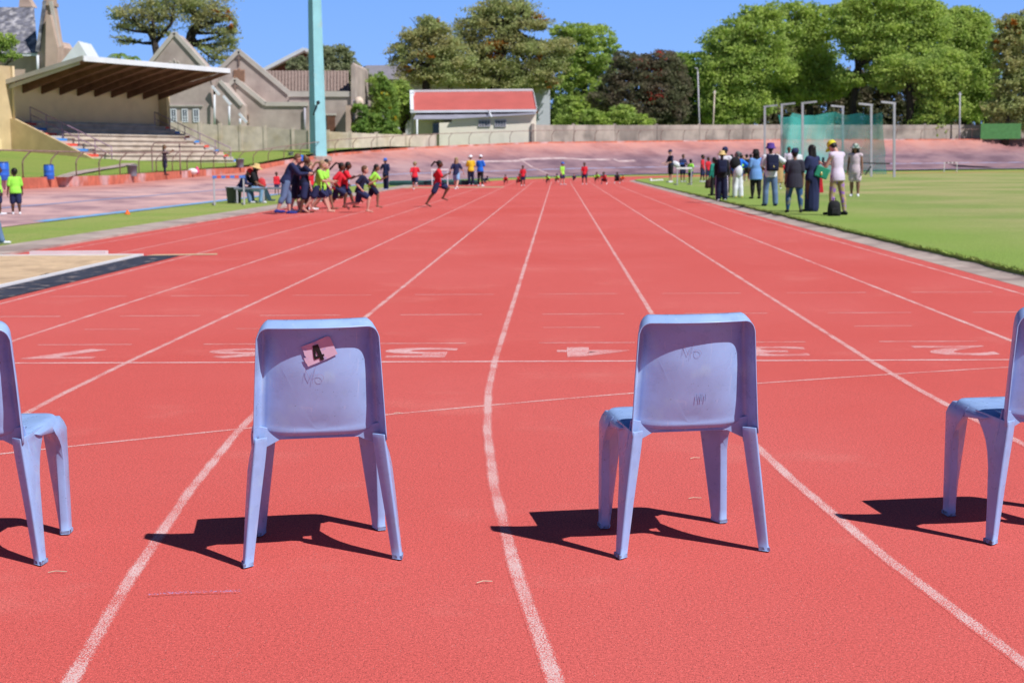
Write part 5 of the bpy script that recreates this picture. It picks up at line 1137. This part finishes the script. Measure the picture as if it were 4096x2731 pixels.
def backpack(t, J, H, label, mat, w=.19, h=.27, logo=None):
    c = J['chs']; q = Vector(t.location)+Matrix.Rotation(t.rotation_euler.z, 3, 'Z') @ (c+Vector((0, -.105*H, -.03*H)))
    b_ = thing('backpack', label, 'backpack', q, t.rotation_euler.z)
    MB().box(-w*H/2, w*H/2, -.06*H, .04*H, -h*H/2, h*H/2).build('body', mat, b_, True, True, bevel=.03*H)
    MB().box(-w*H*.38, w*H*.38, -.085*H, -.055*H, -h*H*.45, -h*H*.02).build('front_pocket', mat, b_, True, True, bevel=.015*H)
    for s in (-1, 1): MB().tube([(s*w*H*.3, .02*H, h*H*.45), (s*w*H*.38, .10*H, h*H*.52), (s*w*H*.42, .18*H, h*H*.2)], .012*H, 6).build('strap', mat, b_, True, True)
    if logo: MB().ell((0, -.088*H, -h*H*.22), (.013*H, .004*H, .016*H)).build('emblem', logo, b_, True, True)
backpack(t_, J_, H_, 'black and navy backpack on the back of the straw hatted spectator', F_DNAVY)
K('spectator with grey bun in bright blue jacket and white trousers', 2950, 790, 606, A_+28, 'hip', SKB, F_BLU, F_WHT, F_YEL, hair=('bunback', H_GRY), ttype='long', btype='flare', group=GS_, mod=dict(ht=40))
t2 = thing('drawstring_bag', 'black and white drawstring bag hanging behind the bright blue jacket', 'bag', HIT(2942, 790)+Vector((-.06, -.30, .92)))
MB().ell((0, 0, .22), (.19, .12, .22)).build('body', F_BLK, t2, True, True); MB().ell((.10, -.02, -.05), (.15, .1, .22)).build('lower_panel', F_WHT, t2, True, True)
K('child in lime shirt and white shoes far behind the bright blue jacket', 2963, 729, 619, A_+10, 'stand', SKD, F_LIME, F_NAVY, F_WHT, c=.6)
K('child in black shirt with orange collar among the far children', 2986, 726, 617, A_, 'stand2', SKL, F_BLK, F_BLK, None, c=.5)
K('child in red shirt far behind between the blue shirts', 2973, 722, 622, T_, 'stand', SKL, F_RED, F_NAVY, F_WHT, hair=('short', H_BRN), c=.5)
K('child in lime shirt just left of the black hatted woman', 3002, 722, 617, A_, 'stand', SKD, F_LIME, F_NAVY, None, c=.5)
K('child in red partly hidden behind the white shirted spectator', 2926, 728, 618, A_, 'stand', SKD, F_RED, F_NAVY, F_WHT, c=.5)
K('woman in black hat, long sky blue denim shirt and black leggings', 3022, 795, 598, A_+12, 'stand', SKD, F_SKY, F_BLK, F_BLK, hair=('long', H_BLK), hat=('bucket', F_BLK), ttype='loose', btype='leggings', fat=1.35, group=GS_)
t_, J_, H_, p_ = K('man in purple bucket hat, white shirt and jeans with hand on hip', 3080, 824, 573, A_+8, 'hip', SKB, F_WHT, F_JEAN, F_DNAVY, hair=('short', H_BLK), hat=('bucket', C_PUR), btype='pants', group=GS_, mod=dict(sp=5, br=55, ar=-10))
backpack(t_, J_, H_, 'navy backpack with small golden emblem on the man in the purple hat', F_DNAVY, .2, .27, M_gold)
bag(3107, 800, .35, .75, .16, fab('tan_cloth', (.50, .33, .15)), 'long tan cloth bag hanging at the right side of the man in the purple hat', at=W(3107, 733, p_.y+.1), name='tote_bag')
K('child in red shirt running far behind the man in the purple hat', 3120, 757, 640, A_-30, 'run3', SKD, F_RED, F_NAVY, F_WHT, c=.5)
K('child in lilac top inside the throwing cage left of the navy capped spectator', 3154, 730, 588, T_, 'stand', SKD, F_LIL, F_NAVY, None, c=.3)
K('child in white top partly hidden right behind the navy cap', 3186, 735, 594, T_, 'stand', SKD, F_WHT, F_NAVY, None, hair=('bun', H_BLK), c=.3)
K('spectator in navy cap and charcoal shirt with galaxy patterned leggings', 3176, 850, 595, A_, 'stand', SKB, F_CHAR, F_GALAXY, F_BLK, hair=('short', H_BLK), hat=('cap', F_NAVY), ttype='loose', btype='leggings', fat=1.3, group=GS_, mod=dict(sp=9))
t_, J_, H_, p_ = K('woman with long black hair in floor length navy dress', 3246, 846, 581, L_-50, 'folded', SKD, F_NAVY, None, F_BLK, hair=('long', H_BLK), ttype='longdress', fat=1.25, group=GS_, mod=dict(hd=6))
q = W(3287, 690, p_.y-.15); t2 = thing('handbag', 'green handbag with gold clasp on the arm of the woman in the navy dress', 'handbag', q)
MB().box(-.16, .16, -.06, .06, -.13, .13, lambda v: Matrix.Rotation(.35, 3, 'Y') @ v).build('body', fab('green_leather', (.03, .28, .17)), t2, False, True, bevel=.02); MB().ell((-.02, -.07, -.03), (.03, .012, .04)).build('clasp', M_gold, t2, True, True)
t2 = thing('red_jacket', 'red garment hanging behind the green handbag', 'garment', W(3283, 770, p_.y+.1)); MB().prism([(-.12, 0, .45), (.02, 0, .45), (.07, 0, 0), (-.08, 0, -.02)], (0, .05, 0)).build('cloth', F_RED, t2, False, True, bevel=.01)
t_, J_, H_, p_ = K('man in yellow backwards cap, pink vest and patterned leggings looking at a phone', 3346, 860, 563, A_+38, 'phone', SKL, F_LIL, F_TIGHT, F_BLK, hair=('short', H_BLK), hat=('cap', C_YEL), ttype='tank', btype='leggings', group=GS_, mod=dict(sp=5))
q = wpt(t_, J_, (J_['hdl']+J_['hdr'])/2); t2 = thing('phone', 'dark phone in the hands of the man in the pink vest', 'phone', q, t_.rotation_euler.z); MB().box(-.04, .04, .0, .012, -.03, .12).build('case', M_dark, t2, False, True, bevel=.004); MB().box(-.035, .035, -.002, .001, -.025, .115).build('screen', M_glass, t2, False, True)
K('woman in striped sun hat and pale pink romper standing further back', 3418, 786, 576, T_-20, 'stand', SKB, F_PNK, F_PNK, F_WHT, hair=('long', H_BLK), hat=('wide', C_GRN), ttype='tank', btype='shorts', group=GS_, fat=1.1)
finish_people()
# ------------------------------------------------------------------ trees
def leafmat(n, a, b_, s=.5): return mk(n, a, rough=.6, var=.28, scale=1.6, col2=b_, c2scale=s, c2lo=.42, c2hi=.6, spec=.25, trans=.55)
LF_BR = leafmat('bright_spring_leaves', (.53, .66, .17), (.41, .55, .16)); LF_OL = leafmat('olive_leaves', (.46, .53, .23), (.54, .52, .25)); LF_DK = leafmat('dark_leaves', (.20, .22, .12), (.27, .23, .16))
LF_GY = leafmat('grey_green_leaves', (.32, .37, .19), (.46, .50, .32)); LF_GR = leafmat('green_leaves', (.27, .43, .11), (.38, .52, .12)); LF_OR = mk('orange_blossom', (.50, .20, .03), var=.2, trans=.2); LF_RD = mk('red_blossom', (.62, .05, .04), var=.2, trans=.2); LF_YL = mk('yellow_blossom', (.55, .40, .02), var=.2, trans=.2)
M_bark = mk('grey_brown_bark', (.13, .10, .085), rough=.95, var=.35, scale=4, bump=.6, bscale=12); M_barkd = mk('dark_bark', (.05, .04, .035), rough=.95, var=.3, scale=4)
def leaves(name, mat, parent, blobs, count, size, base, hollow=.45, flat=.7, spike=.35):
    wts = np.array([b[3]*b[5] for b in blobs]); wts = wts/wts.sum(); cn = rng.multinomial(count, wts); V = []
    for (cx, cy, cz, rx, ry, rz), n in zip(blobs, cn):
        # sub clumps on the blob, leaves round each clump: uneven outline and gaps
        k = max(6, int(n/34)); u = rng.normal(size=(k, 3)); u /= np.linalg.norm(u, axis=1)[:, None]; rad = hollow+(1.08-hollow)*rng.random((k, 1))**.6
        cc = u*rad; idx = rng.integers(0, k, n); p = cc[idx]+rng.normal(size=(n, 3))*.125*np.array([1, 1, flat])*(1+spike*rng.random((n, 1)))
        V.append(p*np.array([rx, ry, rz])+np.array([cx, cy, cz]))
    p = np.concatenate(V); n = len(p); a = rng.normal(size=(n, 3)); a /= np.linalg.norm(a, axis=1)[:, None]; b_ = rng.normal(size=(n, 3)); b_ -= a*(a*b_).sum(1)[:, None]; b_ /= np.linalg.norm(b_, axis=1)[:, None]
    s = size*(.6+.8*rng.random((n, 1))); q = np.stack([p-a*s, p-b_*s*.55, p+a*s, p+b_*s*.55], 1).reshape(-1, 3)-np.array(base)
    me = bpy.data.meshes.new(name); me.vertices.add(4*n); me.vertices.foreach_set('co', q.astype(np.float32).ravel()); me.loops.add(4*n); me.loops.foreach_set('vertex_index', np.arange(4*n, dtype=np.int32)); me.polygons.add(n); me.polygons.foreach_set('loop_start', np.arange(0, 4*n, 4, dtype=np.int32))
    me.update(); me.validate(); me.materials.append(mat); o = bpy.data.objects.new(name, me); COL.objects.link(o); o.parent = parent; return o
def tree(name, label, Y, trunk, blobs, mat, n, size, bark=None, flower=None, group=None, limbs=True, tr=.45, hollow=.45, spike=.35, cat='tree', seedp=None, flat=.7):
    """trunk: list of (x,y) photo points base to fork; blobs: (x, y, rx, ry [, dY]) in photo px"""
    k = Y/FF; x0, y0 = trunk[0]; base = W(x0, y0, Y); t = thing(name, label, cat, base, 0, group); B = []
    for b in blobs:
        dY = b[4] if len(b) > 4 else 0; c = W(b[0], b[1], Y+dY); kk = (Y+dY)/FF; B.append((c.x, c.y, c.z, b[2]*kk, b[2]*kk*.85, b[3]*kk))
    leaves('crown', mat, t, B, n, size, base, hollow, flat, spike)
    m = MB(); P = [W(x, y, Y) for x, y in trunk]; m.tube(P, [tr*(1-.45*i/(len(P)-1)) for i in range(len(P))], 8); F_ = P[-1]
    if limbs:
        for (cx, cy, cz, rx, ry, rz) in B:
            c = Vector((cx, cy, cz)); st_ = P[-1] if random.random() < .6 else P[-2].lerp(P[-1], .6); mid = st_.lerp(c, .5)+Vector((random.gauss(0, .5), random.gauss(0, .5), -.1*(c-st_).length+random.random()*.4)); m.tube([st_, mid, c], [tr*.45, tr*.28, tr*.12], 6)
            for _ in range(5):
                d = Vector((random.gauss(0, 1)*rx, random.gauss(0, 1)*ry, abs(random.gauss(.2, .8))*rz))*.55; s2 = mid.lerp(c, random.random()); m.tube([s2, s2.lerp(c+d, .55)+Vector((0, 0, -.2)), c+d], [tr*.16, tr*.09, tr*.03], 5)
    m.build('trunk', bark or M_bark, t, True)
    if flower: 
        fm, fb, fn, fs = flower; FB = [(W(x, y, Y-1.0).x, Y-rx*k*.6, W(x, y, Y-1).z, rx*k, rx*k*.6, ry*k) for x, y, rx, ry in fb]; leaves('blossom', fm, t, FB, fn, fs, base, .2)
    return t
random.seed(21)
def palm(label, x, y, Y, n, L_, group=None):
    top = W(x, y, Y); t = thing('palm_tree', label, 'palm', Vector((top.x, top.y, 0))); MB().tube([Vector((top.x, top.y, 0)), top], [.3, .2], 8).build('trunk', M_bark, t, True); m = MB()
    for i in range(n):
        a = 2*pi*i/n+random.random()*.4; u = random.uniform(.2, .9); P = [top+Vector((cos(a)*L_*q, sin(a)*L_*q, L_*(u*q-1.15*q*q))) for q in (0, .2, .4, .6, .8, 1)]; sd = Vector((-sin(a), cos(a), 0))
        for p0, p1 in zip(P, P[1:]):
            for k in range(4):
                q = p0.lerp(p1, k/4)
                for s_ in (-1, 1): m.add([q, q+(p1-p0)*.12, q+sd*s_*L_*.20+(p1-p0)*.35+Vector((0, 0, -L_*.10))], [(0, 1, 2)])
        m.tube(P, [.05, .045, .04, .03, .02, .01], 4)
    m.build('frond_crown', LF_GR, t)
G1 = 'big spring green trees behind the field wall'
tree('tree', 'sparse olive tree with dark bare limbs, left half of the pair behind the stand', 150, [(640, 520), (632, 240), (610, 130)],
     [(520, 60, 70, 35), (600, 10, 80, 45), (660, 60, 60, 40), (490, 110, 45, 25), (560, 100, 60, 30), (505, 160, 55, 18), (480, 60, 30, 30), (640, 120, 50, 30), (600, 60, 60, 30), (700, -10, 60, 40)], LF_OL, 8200, 0.125, M_barkd, tr=.55, hollow=.1, spike=2.3)
tree('tree', 'sparse olive tree with yellow tips, right half of the pair behind the stand', 152, [(742, 520), (745, 250), (760, 130)],
     [(740, 0, 80, 45), (830, 20, 80, 45), (900, 70, 50, 40), (800, 90, 70, 35), (880, 130, 60, 30), (920, 170, 35, 35), (850, 190, 60, 35), (860, 245, 60, 25), (770, 40, 60, 40), (940, 110, 22, 30)], LF_OL, 10500, 0.125, M_barkd, tr=.6, hollow=.1, spike=2.3, flower=(LF_OR, [(915, 90, 25, 30), (880, 60, 40, 20)], 160, .22))
palm('small palm with drooping fronds between white roof and grey gable', 475, 222, 140, 13, 1.5); palm('second small palm right of the other, just over the stand roof', 530, 232, 140, 11, 1.2)
tree('tree', 'thin yellow green branches in front of the church at the left edge', 95, [(-40, 560), (-20, 300)], [(20, 170, 45, 45), (55, 225, 32, 22), (5, 235, 40, 30)], LF_BR, 1800, 0.109, tr=.2, hollow=.1, spike=.8)
tree('tree', 'dense grey green rounded tree right behind the mast', 145, [(1330, 560), (1335, 330)], [(1290, 240, 50, 48), (1350, 235, 62, 48), (1395, 290, 40, 50), (1320, 290, 60, 40), (1440, 330, 45, 55), (1480, 400, 38, 60), (1450, 440, 38, 50), (1475, 480, 45, 50)], LF_GY, 22000, 0.150, M_barkd, hollow=.6)
tree('tree', 'small grey green tree top left of the mast', 150, [(1200, 560), (1200, 300)], [(1180, 262, 32, 25), (1215, 262, 38, 32)], LF_GY, 4400, 0.150, M_barkd, hollow=.6)
tree('shrub', 'broad green shrub with yellow blossom between hall and shed', 140, [(1560, 580), (1560, 500)], [(1520, 345, 42, 45), (1545, 400, 45, 60), (1545, 480, 45, 60), (1465, 470, 50, 45), (1500, 520, 55, 30), (1560, 540, 40, 30)], LF_GR, 14000, 0.136, M_barkd, hollow=.5, flower=(LF_YL, [(1550, 400, 26, 50), (1560, 460, 26, 40), (1530, 370, 25, 25), (1490, 450, 20, 12)], 420, .14), cat='shrub')
tree('shrub', 'yellow green shrub directly left of the red roofed shed', 150, [(1610, 580), (1610, 500)], [(1600, 370, 45, 45), (1625, 420, 42, 50), (1600, 440, 40, 60)], LF_BR, 8400, 0.136, M_barkd, hollow=.5, cat='shrub')
tree('shrub', 'low pale green bushes along the wall beside the brown hall', 132, [(1450, 580), (1450, 520)], [(1440, 440, 32, 22), (1490, 470, 32, 22), (1445, 500, 34, 35), (1560, 520, 28, 35)], LF_GR, 5200, 0.136, M_barkd, hollow=.5, cat='shrub')
tree('tree', 'spreading olive tree with orange flecks left of the tallest one', 168, [(1700, 560), (1705, 340), (1720, 260)],
     [(1700, 90, 45, 30), (1660, 140, 60, 30), (1740, 120, 60, 35), (1620, 205, 60, 35), (1600, 250, 45, 25), (1690, 220, 80, 40), (1780, 180, 70, 50), (1760, 250, 80, 40), (1660, 300, 70, 35), (1760, 310, 80, 35), (1700, 150, 60, 40), (1830, 240, 60, 50)], LF_OL, 22000, 0.150, M_barkd, tr=.6, hollow=.2, spike=1.3, flower=(LF_OR, [(1735, 110, 20, 35), (1690, 210, 30, 12), (1640, 275, 30, 12), (1740, 250, 30, 14), (1715, 225, 50, 18)], 900, .15))
tree('tree', 'tallest broad olive tree with layered crown over the red roofed shed', 172, [(1975, 560), (1985, 340), (2010, 200), (2015, 90)],
     [(2010, 15, 80, 40), (1930, 50, 70, 35), (2090, 50, 70, 40), (1880, 110, 70, 40), (1980, 100, 80, 40), (2110, 95, 90, 30), (2160, 100, 40, 25), (1860, 180, 70, 40), (1950, 190, 80, 40), (2060, 180, 90, 45), (2170, 200, 90, 45), (1900, 260, 80, 45), (2010, 270, 90, 45), (2130, 280, 90, 40), (1870, 320, 80, 30), (1970, 330, 80, 30), (2090, 335, 90, 30), (2200, 270, 60, 50), (2250, 190, 50, 35), (2190, 330, 45, 25)],
     LF_OL, 40000, .155, M_barkd, tr=.8, hollow=.2, spike=1.3, flower=(LF_OR, [(2135, 205, 28, 16), (2155, 240, 26, 24), (2195, 335, 28, 16), (2160, 80, 30, 16), (1985, 200, 60, 30), (2110, 60, 30, 10)], 1100, .17))
tree('tree', 'bright green tree standing between the olive and the dark red flowering tree', 178, [(2350, 600), (2340, 380), (2330, 250)],
     [(2260, 130, 50, 35), (2320, 130, 60, 35), (2390, 150, 60, 45), (2440, 185, 45, 30), (2300, 190, 70, 45), (2370, 230, 80, 45), (2270, 240, 60, 45), (2420, 270, 50, 45), (2300, 310, 70, 45), (2360, 350, 70, 45), (2250, 370, 60, 60), (2310, 420, 80, 50), (2400, 420, 80, 50), (2330, 470, 90, 45), (2250, 460, 50, 50)], LF_BR, 38000, 0.163, M_barkd, hollow=.5, group=None)
tree('flowering_tree', 'dark domed tree dotted with scarlet blossom', 166, [(2590, 590), (2585, 480), (2580, 400)],
     [(2500, 245, 55, 35), (2560, 270, 70, 45), (2640, 240, 65, 35), (2690, 280, 50, 50), (2620, 300, 80, 50), (2480, 310, 60, 50), (2540, 350, 90, 50), (2650, 370, 80, 60), (2450, 350, 50, 45), (2710, 360, 50, 55), (2420, 400, 60, 40), (2500, 410, 80, 50), (2600, 430, 90, 50), (2690, 440, 60, 50), (2560, 480, 100, 35), (2680, 490, 50, 30)], LF_DK, 52000, 0.136, M_barkd, hollow=.6, flower=(LF_RD, [(2560, 250, 40, 22), (2635, 222, 35, 16), (2620, 290, 40, 25), (2640, 375, 30, 30), (2530, 335, 22, 15), (2700, 305, 16, 22), (2590, 395, 60, 20), (2690, 420, 30, 25), (2630, 350, 30, 25)], 2600, .19))
tree('shrub', 'light green shrubs growing over the wall left of the lamp post', 160, [(2400, 590), (2400, 540)], [(2310, 480, 50, 32), (2370, 470, 45, 32), (2430, 485, 50, 25), (2490, 460, 50, 40), (2560, 485, 50, 25), (2300, 440, 35, 25)], LF_BR, 14000, 0.150, M_barkd, hollow=.4, cat='shrub')
tree('tree', 'duller green tree seen between the scarlet flowering tree and the large trees', 185, [(2760, 600), (2760, 400)], [(2730, 250, 50, 35), (2780, 255, 55, 35), (2750, 310, 60, 50), (2800, 340, 50, 50), (2760, 400, 60, 60), (2790, 470, 60, 50)], LF_GR, 16000, 0.170, M_barkd, hollow=.5)
def bigtree(lb, trunk, blobs, n, mat=LF_BR, Y=180, **k): return tree('tree', lb, Y, trunk, blobs, mat, n, .185, M_barkd, group=G1, tr=.6, hollow=.42, spike=.9, **k)
bigtree('leftmost of the big green trees, its crown sloping down towards the lamp post', [(2950, 600), (2960, 420), (2950, 300)],
     [(2900, 165, 80, 50), (2850, 210, 50, 40), (2960, 120, 70, 45), (3010, 70, 60, 40), (3080, 50, 60, 35), (3050, 120, 80, 50), (2870, 270, 80, 50), (2960, 230, 90, 60), (3070, 190, 80, 55), (2880, 340, 80, 60), (2980, 320, 90, 60), (3090, 280, 90, 60), (2900, 420, 90, 60), (3010, 410, 80, 60), (2930, 480, 90, 40)], 50000)
bigtree('second big green tree with paler crown behind the throwing cage', [(3230, 600), (3240, 440), (3230, 340)],
     [(3180, 45, 60, 35), (3260, 60, 60, 40), (3300, 110, 70, 50), (3200, 130, 80, 60), (3160, 210, 80, 60), (3260, 220, 90, 60), (3180, 290, 90, 55), (3290, 310, 80, 50), (3200, 370, 100, 45), (3320, 370, 60, 40), (3100, 360, 60, 45)], 38000, Y=184)
bigtree('tallest of the big green trees with an arching crown and open dark branches', [(3420, 600), (3410, 420), (3440, 260)],
     [(3400, 60, 70, 50), (3470, 20, 80, 45), (3560, 20, 90, 45), (3640, 20, 80, 45), (3700, 50, 70, 45), (3420, 130, 80, 50), (3520, 110, 90, 55), (3630, 110, 90, 55), (3730, 120, 80, 50), (3440, 200, 70, 40), (3560, 200, 90, 55), (3680, 210, 90, 55), (3400, 320, 60, 30), (3500, 290, 60, 40)], 52000, Y=178)
bigtree('big green tree with low hanging pale boughs right of the cage', [(3640, 600), (3640, 430), (3630, 300)],
     [(3600, 270, 90, 45), (3700, 280, 90, 50), (3780, 250, 70, 50), (3560, 330, 60, 35), (3740, 350, 80, 45), (3830, 310, 60, 60), (3720, 420, 50, 50), (3740, 500, 55, 50), (3800, 430, 60, 45), (3690, 470, 50, 40)], 34000, Y=174)
bigtree('rounded big green tree under the right hand sky', [(3860, 600), (3860, 430), (3850, 250)],
     [(3790, 90, 70, 45), (3860, 70, 60, 40), (3920, 110, 60, 50), (3830, 150, 80, 60), (3910, 190, 80, 60), (3860, 250, 80, 55), (3940, 290, 60, 60), (3890, 340, 80, 50), (3960, 380, 60, 50), (3880, 430, 80, 50)], 38000, Y=183)
tree('tree', 'orange tinted tree cut off by the right edge of the picture', 172, [(4020, 600), (4030, 380), (4040, 250)], [(4040, 110, 60, 45), (4090, 90, 50, 45), (4020, 180, 60, 50), (4090, 190, 60, 60), (4040, 260, 60, 50), (4100, 300, 60, 60), (4030, 350, 60, 50), (4080, 420, 70, 50), (3990, 440, 60, 50), (4120, 480, 60, 50)], LF_OL, 26000, 0.163, M_barkd, hollow=.35, flower=(LF_OR, [(4050, 110, 40, 30), (4010, 170, 25, 30), (4080, 160, 30, 30)], 1300, .18))
tree('hedge', 'dark green understorey between the big trunks behind the right wall', 196, [(3300, 600), (3300, 560)], [(2850+75*i, 455+18*math.sin(i*2.1), 62, 90) for i in range(17)]+[(3340+90*i, 345+25*math.sin(i*1.7), 70, 75) for i in range(6)], LF_DK, 60000, 0.22, M_barkd, limbs=False, hollow=.3, cat='hedge')
tree('hedge', 'dark undergrowth behind the wall below the scarlet flowering tree', 182, [(2300, 600), (2300, 560)], [(2190+70*i, 480, 62, 60) for i in range(9)], LF_DK, 20000, 0.190, M_barkd, limbs=False, hollow=.3, cat='hedge')
# ------------------------------------------------------------------ light
TS = Vector((.66, -.49, 1)).normalized()
sl = bpy.data.lights.new('sun', 'SUN'); sl.energy = 5; sl.angle = radians(.53); sl.color = (1, .965, .92)
so = bpy.data.objects.new('sun', sl); COL.objects.link(so); so.rotation_euler = TS.to_track_quat('Z', 'Y').to_euler()
w = bpy.data.worlds.new('World'); sc.world = w; w.use_nodes = True; N = w.node_tree.nodes; L = w.node_tree.links
sk = N.new('ShaderNodeTexSky'); sk.sky_type = 'NISHITA'; sk.sun_disc = False; sk.sun_elevation = math.asin(TS.z); sk.sun_rotation = atan2(TS.x, TS.y)
sk.air_density = 1.0; sk.dust_density = .3; sk.ozone_density = 2.0; sk.altitude = 50
tc = N.new('ShaderNodeTexCoord'); sx = N.new('ShaderNodeSeparateXYZ'); L.new(tc.outputs['Generated'], sx.inputs[0])
gr = ramp(N, L, sx.outputs[2], [(0, (3.5, 6.6, 13.6)), (.115, (2.5, 5.3, 12.6)), (.15, (.8, 2.0, 5.2)), (.22, (.25, .7, 2.1)), (1, (.11, .33, 1.1))])
mx = N.new('ShaderNodeMix'); mx.data_type = 'RGBA'; mx.inputs[0].default_value = .91; L.new(sk.outputs[0], mx.inputs[6]); L.new(gr, mx.inputs[7])
L.new(mx.outputs[2], N['Background'].inputs[0]); N['Background'].inputs[1].default_value = .085
sc.view_settings.view_transform = 'Standard'; sc.view_settings.look = 'None'; sc.view_settings.exposure = 0; sc.view_settings.gamma = 1
sc.cycles.max_bounces = 6; sc.cycles.diffuse_bounces = 2; sc.cycles.transparent_max_bounces = 12
